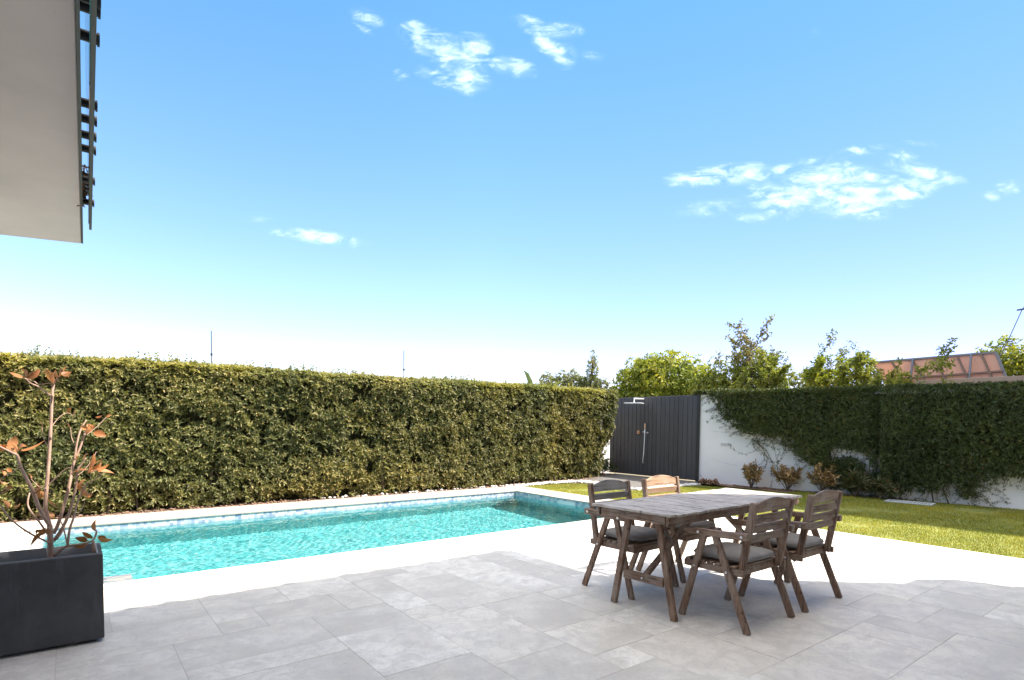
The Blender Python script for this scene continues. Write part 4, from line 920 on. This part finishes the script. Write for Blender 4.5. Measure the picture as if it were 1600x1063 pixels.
brs = [  # pixel track read off the photo, depth offset at start/end, radii
 ([(246,1075),(246,1040),(246,960),(243,880)], 0, 0, [.017,.017,.016,.015]),
 ([(243,880),(225,810),(222,770),(232,650),(243,500),(250,350),(255,240),(262,190)], 0, .05, [.012,.011,.011,.010,.009,.009,.008,.007]),
 ([(262,190),(235,185),(190,190),(165,175),(120,160)], .05, .12, [.004,.003,.003,.003,.002]),
 ([(255,250),(220,225),(185,200),(150,185),(122,160)], .05, -.05, [.005,.005,.005,.004,.004]),
 ([(262,190),(275,165),(295,140)], .05, .0, [.004,.004,.003]),
 ([(243,880),(210,830),(185,780),(165,720),(130,650),(100,590),(85,540),(60,525),(10,500),(-40,480)], 0, -.14, [.012,.012,.011,.010,.009,.008,.008,.007,.006,.005]),
 ([(262,920),(285,870),(310,790),(330,720),(345,650),(352,600),(370,550),(395,490),(410,440),(430,410)], .02, .12, [.010,.010,.009,.009,.009,.008,.007,.006,.006,.005]),
 ([(365,560),(372,500),(385,440),(400,400),(422,365)], .06, .1, [.006,.006,.005,.005,.004]),
 ([(262,955),(300,900),(330,840),(350,780),(365,720),(375,660),(378,610),(400,580),(420,550)], .03, -.04, [.010,.009,.009,.008,.007,.006,.006,.005,.004]),
 ([(330,980),(340,900),(360,840),(380,760),(420,680),(440,670),(470,650),(495,625)], -.04, -.14, [.008,.007,.006,.005,.005,.004,.004,.003]),
 ([(262,1030),(300,995),(330,980),(400,970),(450,955),(470,920),(468,900)], 0, -.12, [.009,.009,.008,.007,.006,.006,.004]),
 ([(460,1030),(458,990),(455,955)], -.10, -.11, [.011,.010,.008]),
 ([(243,965),(200,945),(150,920),(90,880),(40,835),(15,800),(-20,760)], -.02, -.1, [.007,.006,.006,.005,.005,.004,.004]),
 ([(225,910),(190,860),(150,810),(135,770),(145,720)], 0, .08, [.006,.006,.005,.005,.004]),
 ([(230,690),(270,650),(320,605),(350,595)], .02, -.05, [.004,.003,.003,.002]),
 ([(328,975),(315,910),(298,860)], -.04, .0, [.004,.004,.003]),
 ([(275,950),(310,900),(315,880)], .08, .1, [.006,.006,.005])]
def smoothpts(P_):
    out = []
    for i in range(len(P_)-1):
        p0, p1, p2, p3 = P_[max(i-1, 0)], P_[i], P_[i+1], P_[min(i+2, len(P_)-1)]
        for q in range(4):
            t_ = q/4; out.append(.5*((2*p1)+(p2-p0)*t_+(2*p0-5*p1+4*p2-p3)*t_**2+(3*p1-p0-3*p2+p3)*t_**3))
    out.append(P_[-1]); return out
for pts, d0, d1, rad in brs:
    n = len(pts); P_ = smoothpts([zp(a, b, d0+(d1-d0)*i/(n-1)) for i, (a, b) in enumerate(pts)])
    R_ = list(np.interp(np.linspace(0, 1, len(P_)), np.linspace(0, 1, n), rad))
    mb = MB(); mb.tube(P_, R_, 8); mb.build('branch', M['bark_pale'], fp, True)
def leafblade(p0, p1, wmax, bend, parent, name='leaf', m=None, side=None):
    p0, p1 = Vector(p0), Vector(p1); d = (p1-p0); ln = d.length; d.normalize(); s = Vector(side) if side else Vector((random.gauss(0, 1), random.gauss(0, 1), random.gauss(0, 1)))
    s = (s-d*s.dot(d)).normalized(); u_ = d.cross(s); V = []; F_ = []; k = 7
    for i in range(k):
        t_ = i/(k-1); c = p0+d*ln*t_+u_*bend*ln*math.sin(t_*2.4); w_ = wmax*max(.02, math.sin(math.pi*t_**.8))*.5*(1-.15*t_)
        V += [c-s*w_+u_*w_*.45, c, c+s*w_+u_*w_*.45]
    for i in range(k-1):
        for q in (0, 1): F_.append((i*3+q, i*3+q+1, i*3+q+4, i*3+q+3))
    return V, F_
lv = [ # base px, tip px, width m, bend
 ((122,158),(92,112),.045,.2),((122,158),(45,138),.045,-.15),((122,158),(188,112),.045,.2),((262,188),(208,112),.05,.15),((262,188),(232,108),.04,-.2),((262,185),(262,130),.03,.1),
 ((295,140),(350,128),.035,.2),((290,155),(310,112),.045,-.2),((285,160),(280,120),.03,.2),((300,140),(330,165),.045,.3),((310,150),(335,100),.03,.1),
 ((80,525),(35,480),.055,.2),((60,520),(0,475),.06,-.2),((40,505),(72,440),.05,.2),((85,530),(105,472),.05,.25),((90,520),(140,500),.06,.3),((90,515),(215,458),.035,.08),((30,500),(-5,490),.05,.2),
 ((430,410),(395,395),.03,.2),((425,415),(470,392),.05,.25),((415,430),(445,400),.055,-.25),((455,425),(522,445),.045,.2),((430,405),(435,385),.035,0),
 ((410,560),(440,530),.04,.2),((440,600),(465,528),.055,-.1),((445,605),(485,560),.05,.2),((430,610),(345,645),.05,.2),((440,630),(500,615),.07,.2),((480,615),(556,630),.035,.1),((430,625),(430,580),.04,.2),((480,620),(530,575),.05,-.15),((440,600),(510,560),.03,.1),
 ((395,715),(430,655),.06,.2),((410,680),(460,725),.09,.25),((405,690),(375,710),.05,.2),((370,560),(355,535),.025,.2),
 ((170,740),(210,700),.05,.2),((175,735),(225,720),.05,-.3),((190,720),(190,670),.025,.2),((232,750),(288,798),.04,-.1),((235,850),(255,820),.04,.2),((205,835),(180,825),.035,.1),((215,715),(240,680),.03,0),
 ((468,910),(472,850),.045,.1),((475,935),(555,945),.05,.1),((480,930),(530,962),.04,-.1),((450,945),(395,925),.05,-.3),((440,950),(345,968),.05,.25),((430,955),(370,935),.045,-.2),
 ((225,915),(185,910),.04,.1),((220,910),(150,985),.05,.05),((225,900),(180,930),.05,.2),((230,895),(225,925),.04,0),
 ((40,800),(0,760),.04,.2),((60,790),(95,765),.035,.2),((20,700),(55,670),.035,.2),((0,720),(30,700),.03,.2)]
for (pts, d0, d1, rr_) in [([(250,400),(290,350),(330,330),(360,345)], .05, .12, .003), ([(100,590),(60,620),(20,640),(-20,690)], -.1, -.16, .003), ([(345,650),(400,620),(450,560),(470,520)], .08, .16, .003), ([(230,700),(190,690),(150,650)], 0, .08, .003), ([(360,840),(400,800),(420,740)], -.04, -.12, .003), ([(243,500),(215,460),(205,400)], .03, .1, .0025), ([(372,500),(350,450),(345,400)], .08, .15, .0025), ([(150,910),(80,905),(20,890)], -.05, .1, .003), ([(420,440),(470,400),(520,350)], .1, .2, .0025)]:
    n = len(pts); P_ = smoothpts([zp(a, b, d0+(d1-d0)*i/(n-1)) for i, (a, b) in enumerate(pts)]); mb = MB(); mb.tube(P_, list(np.linspace(rr_, .0015, len(P_))), 6); mb.build('twig', M['bark_pale'], fp, True)
lv += [((360,345),(380,320),.02,.2),((205,400),(190,375),.02,.2),((345,400),(335,375),.02,.1),((20,640),(-5,610),.03,.2),((60,620),(35,600),.025,.2),((520,350),(545,340),.02,.1),((420,740),(445,715),.03,.2),((150,650),(128,630),.025,.2),((0,655),(45,668),.03,.2),((30,690),(60,700),.03,-.2),((465,350),(500,340),.02,.1),((330,330),(345,305),.02,.1)]
V, F_ = [], []
for (b0, b1, w_, bd) in lv:
    dy = random.uniform(-.07, .09); v1_, f1_ = leafblade(zp(*b0, dy), zp(*b1, dy+random.uniform(-.05, .05)), w_*1.12, bd, None, side=(random.uniform(-.5, .5), random.uniform(-1, 1), random.uniform(-.8, .8)))
    b = len(V); V += v1_; F_ += [tuple(i+b for i in f) for f in f1_]
me = bpy.data.meshes.new('leaves'); me.from_pydata([tuple(v_) for v_ in V], [], F_); link('foliage', me, M['copper_leaf'], fp, True)

# ------------------------------------------------------------------ furniture
def make_chair(back_mat, wz, wx, wy):
    root = empty('garden_armchair', (0, 0, 0))
    for sx in (-1, 1):
        lx = sx*.300
        for (y0_, y1_) in ((.262, .085), (-.262, -.005)):
            mb = MB(); mb.bar((lx, y0_, 0.0), (lx, y1_, .632), .028, .050, (1, 0, 0)); lg = mb.build('leg', wz, root, bevel=.006)
            by_ = y0_+(y1_-y0_)*.62; mb = MB(); mb.tube([(lx+sx*.013, by_, .392), (lx+sx*.021, by_, .392)], .009, 10); mb.build('bolt', M['bolt'], lg)
        mb = MB(); pts = [(.245, .641), (.240, .655), (.225, .664), (.15, .664), (0, .668), (-.255, .682)]; bot = [(-.255, .632), (0, .622), (.2, .620), (.235, .626)]
        prof = pts+bot; nP = len(prof); X0_, X1_ = lx-.024, lx+.024
        mb.add([(X0_, y, z) for y, z in prof]+[(X1_, y, z) for y, z in prof], [tuple(range(nP)), tuple(range(2*nP-1, nP-1, -1))]+[(i, nP+i, nP+(i+1) % nP, (i+1) % nP) for i in range(nP)])
        am = mb.build('armrest', wy, root, bevel=.006)
        mb = MB()
        for by_, bz_ in ((.12, .642), (-.215, .655)): mb.tube([(lx+sx*.022, by_, bz_), (lx+sx*.029, by_, bz_)], .010, 10)
        mb.build('bolt', M['bolt'], am)
        mb = MB(); mb.bar((sx*.248, -.172, .375), (sx*.248, -.258, .885), .034, .050, (1, 0, 0)); mb.build('back_post', wz, root, bevel=.009)
    mb = MB(); yb = lambda z: -.172-(z-.375)*.1686
    for (z0_, z1_) in ((.740, .795), (.672, .724), (.604, .656)):
        ym = yb((z0_+z1_)/2); mb.bar((0, ym-.0045, z0_), (0, ym+.0045, z1_), .4625, .020, (1, 0, 0))
        v8 = mb.v[-8:]; 
    nseg = 12; vs = []
    for i in range(nseg+1):
        x = -.2305+.461*i/nseg; zt = .868+.042*(1-(2*i/nseg-1)**2)
        for (z, o_) in ((.812, -.010), (zt, -.010), (zt, .010), (.812, .010)): vs.append((x, yb(z)+o_, z))
    fs = []
    for i in range(nseg):
        for q in range(4): fs.append((i*4+q, i*4+(q+1) % 4, (i+1)*4+(q+1) % 4, (i+1)*4+q))
    fs += [(3, 2, 1, 0), (nseg*4, nseg*4+1, nseg*4+2, nseg*4+3)]
    mb.add(vs, fs); mb.build('backrest', back_mat, root, bevel=.004)
    mb = MB()
    for sx in (-1, 1): mb.box(sx*.272-.012, sx*.272+.012, -.215, .262, .372, .418)
    mb.box(-.259, .259, .236, .258, .366, .416); mb.box(-.259, .259, -.150, -.130, .360, .416)
    mb.build('seat_rail', wy, root, bevel=.004)
    mb = MB()
    for i in range(7): y = -.13+i*.060; mb.box(-.284, .284, y-.022, y+.022, .4185, .434)
    mb.build('seat', wx, root, bevel=.004)
    return root
def make_cushion():
    root = empty('seat_cushion', (0, 0, 0)); nx_, ny_ = 22, 22; V = []; F_ = []
    def prof(u_, v_, top):
        x = .243*u_; y = .225*v_; e_ = max(abs(u_), abs(v_)); rr_ = (abs(u_)**5+abs(v_)**5)**(1/5)
        s = min(1, .985/max(rr_, .985)) if rr_ > .985 else 1
        h = .032*(max(0, 1-min(1, rr_)**6))**.45+.007*(1-min(1, rr_)**2)
        return x*s, y*s, (.032+h) if top else (.032-min(h*.8, .029))
    for top in (True, False):
        b = len(V)
        for j in range(ny_+1):
            for i in range(nx_+1):
                u_ = math.sin((i/nx_*2-1)*math.pi/2); v_ = math.sin((j/ny_*2-1)*math.pi/2); V.append(prof(u_, v_, top))
        for j in range(ny_):
            for i in range(nx_):
                f = (b+j*(nx_+1)+i, b+j*(nx_+1)+i+1, b+(j+1)*(nx_+1)+i+1, b+(j+1)*(nx_+1)+i); F_.append(f if top else f[::-1])
    me = bpy.data.meshes.new('pad'); me.from_pydata(V, [], F_); bm = bmesh.new(); bm.from_mesh(me); bmesh.ops.remove_doubles(bm, verts=bm.verts, dist=.0015)
    bm.to_mesh(me); bm.free(); link('pad', me, M['cushion'], root, True)
    ring = []
    for i in range(73):
        a = 2*math.pi*i/72; c, s = math.cos(a), math.sin(a); q = 1/((abs(c)**5+abs(s)**5)**(1/5)); ring.append((.2405*c*q, .2225*s*q, .032))
    mb = MB(); mb.tube(ring, .0042, 6, False); mb.build('piping', M['cushion'], root, True)
    for sx in (-1, 1):
        mb = MB(); mb.tube([(sx*.225, -.20, .03), (sx*.25, -.215, .005), (sx*.256, -.20, -.06), (sx*.262, -.17, -.09)], [.005, .004, .004, .003], 6); mb.build('tie', M['cushion'], root, True)
    return root
CG, UG = 'slatted garden armchairs round the table', 'grey seat cushions on the armchairs'
protoC = make_chair(M['wood_x'], M['wood_z'], M['wood_x'], M['wood_y']); protoU = make_cushion()
chairs = [((3.875, 2.303), 0, None, 'brown slatted armchair in the foreground shade with its back to the viewer', 'grey cushion on the foreground armchair in the shade'),
          ((4.672, 2.305), .02, None, 'brown slatted armchair nearest the lawn, on the near long side of the table', 'grey cushion on the armchair closest to the lawn'),
          ((3.842, 3.29), math.pi+.03, 'wood_grey', 'armchair with a silvery grey top slat, closest to the pool', 'dark grey cushion on the armchair closest to the pool'),
          ((4.612, 3.335), math.pi-.01, 'wood_sunlit', 'armchair whose orange sunlit backrest rises behind the table', 'grey cushion on the armchair with the sunlit backrest')]
for i, ((x, y), rz, bm_n, lab, lab2) in enumerate(chairs):
    c = protoC if i == 0 else copy_tree(protoC)
    c.location = (x, y, 0); c.rotation_euler = (0, 0, rz); tag(c, lab, 'armchair', CG)
    if bm_n:
        for ch in c.children:
            if ch.name.startswith('backrest') or (ch.name.startswith('back_post') and bm_n == 'wood_sunlit' and False):
                ch.data = ch.data.copy(); ch.data.materials[0] = M[bm_n]
    u_ = protoU if i == 0 else copy_tree(protoU)
    off = Vector((0, .035, 0)); off.rotate(Matrix.Rotation(rz, 3, 'Z'))
    u_.location = (x+off.x, y+off.y, .436); u_.rotation_euler = (0, 0, rz+(.03 if i == 3 else 0)); tag(u_, lab2, 'cushion', UG)

tb = empty('garden_table', (4.243, 2.845, 0), .0225); tag(tb, 'weathered slatted wooden table on crossed trestle legs', 'table')
mb = MB(); np_ = 25; L_ = 1.955
for i in range(np_):
    a = -L_/2+L_*i/np_; b = -L_/2+L_*(i+1)/np_; j1, j2 = random.uniform(-.006, .004), random.uniform(-.004, .006); dz = random.uniform(-.0015, .0015)
    mb.box(a+.0035, b-.0035, -.370+j1*1.6, .370+j2*1.6, .760+dz, .779+dz*1.6)
mb.build('tabletop', M['wood_top'], tb, bevel=.003)
for sy in (-1, 1):
    mb = MB(); prof = [(-.955, .694), (.955, .694), (.985, .704), (.996, .722), (.985, .742), (.965, .750), (-.955, .7585)]; nP = len(prof); ya, yb_ = sy*.325-.014, sy*.325+.014
    mb.add([(x, ya, z) for x, z in prof]+[(x, yb_, z) for x, z in prof], [tuple(range(nP)), tuple(range(2*nP-1, nP-1, -1))]+[(i, nP+i, nP+(i+1) % nP, (i+1) % nP) for i in range(nP)])
    mb.build('rail', M['wood_x'], tb, bevel=.004)
for sx in (-1, 1):
    mb = MB(); mb.box(sx*.935-.013, sx*.935+.013, -.300, .300, .698, .754); mb.build('end_rail', M['wood_y'], tb, bevel=.004)
    X = sx*.850
    for sy in (-1, 1):
        mb = MB(); mb.bar((X, -.045+sy*.282, 0), (X, -.035+sy*.128, .752), .036, .050, (1, 0, 0)); lg = mb.build('leg', M['wood_z'], tb, bevel=.006)
    mb = MB(); mb.box(X-sx*.032-.0115, X-sx*.032+.0115, -.268, .178, .222, .288) if False else mb.box(X-.013, X+.013, -.228, .140, .222, .288)
    cb = mb.build('crossbar', M['wood_y'], tb, bevel=.004)
    mb = MB(); mb.tube([(X-.014, -.045, .255), (X-.021, -.045, .255)], .008, 8); mb.build('bolt', M['bolt'], cb)
    mb = MB(); mb.bar((X-sx*.016, -.045, .262), (sx*.085, -.045, .750), .044, .030, (0, 1, 0)); mb.build('brace', M['wood_z'], tb, bevel=.004)
mb = MB(); mb.box(-.14, .14, -.300, .300, .716, .7565); mb.build('batten', M['wood_y'], tb, bevel=.004)

# ------------------------------------------------------------------ houses
hs = empty('white_house', (0, -3, 0)); tag(hs, 'plastered house whose upper balcony juts in at the top left', 'house')
def hb(mb, name, m, **k): return local(mb, hs).build(name, m, hs, **k)
mb = MB(); mb.box(-9, 6.2, -8, -1.3, -.05, 7.7); mb.box(6.2, 8.1, -8, 0, -.05, 7.7); hb(mb, 'wall', M['house'])
ex, ey = 3.82+.535*8, 5.08-.47*8
mb = MB(); mb.prism([(-9.5, -8.5), (ex, -8.5), (ex, ey), (-9.5, ey)], 7.9, 8.0)
mb.prism([(-9.4, -8.4), (ex-.1, -8.4), (ex-.1, ey-.05), (-9.4, ey-.05)], 7.75, 7.898)
for i in range(50): 
    x = ex-.14-i*.28; mb.tube([(x, ey-1.5, 8.06), (x+random.uniform(-.03, .03), ey+random.uniform(-.02, .035), 7.985)], .06, 8)
hb(mb, 'roof', mat('terracotta_tile', (.42, .19, .11), .8))
h2 = 4.1; mb = MB(); mb.prism([(7.5, -.03), (8.37, -.03), (8.61, -.21), (8.70, -.40), (8.76, -.9), (8.76, -4), (7.5, -4)], h2-.12, h2); hb(mb, 'canopy', M['house'])
mb = MB()
for (x, y, z, w_, h_) in ((-2.2, -1.31, .05, 3.2, 2.3), (3.2, -1.31, .05, 3.4, 2.3)):
    mb.box(x-w_/2, x+w_/2, -1.298, -1.26, z, z+h_)
hb(mb, 'sliding_door', gm)
mb = MB()
for (x, w_) in ((-2.2, 3.2), (3.2, 3.4)):
    for q in (-.5, 0, .5): mb.box(x+w_*q-.03, x+w_*q+.03, -1.255, -1.20, .05, 2.4)
    mb.box(x-w_/2+.031, x+w_/2-.031, -1.258, -1.203, 2.35, 2.42)
hb(mb, 'door_frame', M['metal_dark'])
# balcony slab seen from below
e0, e1, e2 = gp(117.5, 0, 2.9), gp(127, 381, 2.9), gp(0, 367, 2.9)
dirl = (e1-e0); k0 = e0-dirl*((e0.y+1.29)/dirl.y); far = (e2-e1); fl = e1+far*(5.0/far.length)
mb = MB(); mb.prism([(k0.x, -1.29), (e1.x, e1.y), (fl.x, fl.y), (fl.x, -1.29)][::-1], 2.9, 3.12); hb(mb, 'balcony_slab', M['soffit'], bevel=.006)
gd = Vector((-.006, 0, 0))
def ed(y, off, z=2.9): t_ = (y-e0.y)/dirl.y; p = e0+dirl*t_; return Vector((p.x+off, y, z))
mb = MB()
for i in range(1): mb.bar(ed(-1.2, .0065, 2.925), ed(e1.y-.03, .0065, 2.925), .013, .06, (1, 0, 0))
hb(mb, 'edge_trim', M['metal_dark'])
r0_, r1_ = gp(148.5, 0, 2.9), gp(142, 347, 2.9); rd_ = r1_-r0_; rl = r0_-rd_*((r0_.y+1.2)/rd_.y)
def gl(t0, t1, off, th, z0, z1, name, m):
    a = rl.lerp(r1_, t0); b = rl.lerp(r1_, t1); mb = MB()
    mb.prism([(a.x+off, a.y), (b.x+off, b.y), (b.x+off+th, b.y), (a.x+off+th, a.y)][::-1], z0, z1); return hb(mb, name, m)
cuts = [0, .36, .66, .83, 1.0]
for a, b in zip(cuts[:-1], cuts[1:]):
    gl(a+.002, b-.002, -.016, .013, 2.88, 4.0, 'glass_panel', M['glass'])
gl(0, 1.0, -.012, .016, 2.84, 2.878, 'rail', M['metal_dark'])
for v_ in (4, 19, 64, 168, 192, 217, 238, 286, 320):
    y = gp(140, v_, 2.93).y; p = ed(y, -.005, 2.945); tt_ = (y-rl.y)/(r1_.y-rl.y); q = rl.lerp(r1_, tt_)
    r_ = .021
    mb = MB(); mb.tube([(p.x, y, 2.945), (q.x+.010, y-.0, 2.945)], r_, 12); mb.tube([(q.x+.0105, y, 2.945), (q.x+.019, y, 2.945)], .026, 12); hb(mb, 'rail_bracket', M['metal_dark'])
bp = gp(130.5, 300, 2.96); dp = empty('dried_posy', (bp.x+.008, bp.y, 3.0)); tag(dp, 'small dried brown posy tucked between the balcony edge and its glass', 'dried flowers')
rr = np.random.default_rng(4); n = 46; T = np.stack([rr.normal(size=n)*.010, rr.uniform(-.22, .26, n), rr.normal(size=n)*.05], -1)+np.array(dp.location)
leaf_obj('flower_heads', [rosettes(T, rr.normal(size=(n, 3)), 4, .035, .02, .5, .6, rr)], mat('dried_flower', (.38, .24, .15), .9), dp)
mb = MB()
for q in range(6): mb.tube([(0, -.2+q*.08, -.03), (.004, -.12+q*.08, .03)], .003, 5)
mb.build('stem', M['bark'], dp)

nh = empty('neighbour_house', (18, -3, 0)); tag(nh, 'tall pale neighbouring house behind the creeper wall', 'house')
mb = MB(); mb.box(15.03, 22, -9, 2.5, -.05, 9.4); local(mb, nh).build('wall', M['house'], nh)
mb = MB(); mb.box(14.95, 22.1, -9.1, 2.55, 9.4, 9.55); local(mb, nh).build('roof', mat('roof_slab', (.4, .38, .36)), nh)
for y in (-.2, -3.6):
    for z in (2.2, 5.9):
        mb = MB(); mb.box(15.0, 15.025, y-.6, y+.6, z, z+1.5); wnd = local(mb, nh).build('window', gm, nh)
        mb = MB()
        for q in (-.63, 0, .63): mb.box(14.98, 15.02, y+q-.03, y+q+.03, z-.03, z+1.53)
        mb.box(14.97, 15.028, y-.7, y+.7, z-.08, z-.032)
        fo = mb.build('frame', M['metal_dark'], wnd); me_ = fo.data
        for v_ in me_.vertices: v_.co = v_.co-nh.location
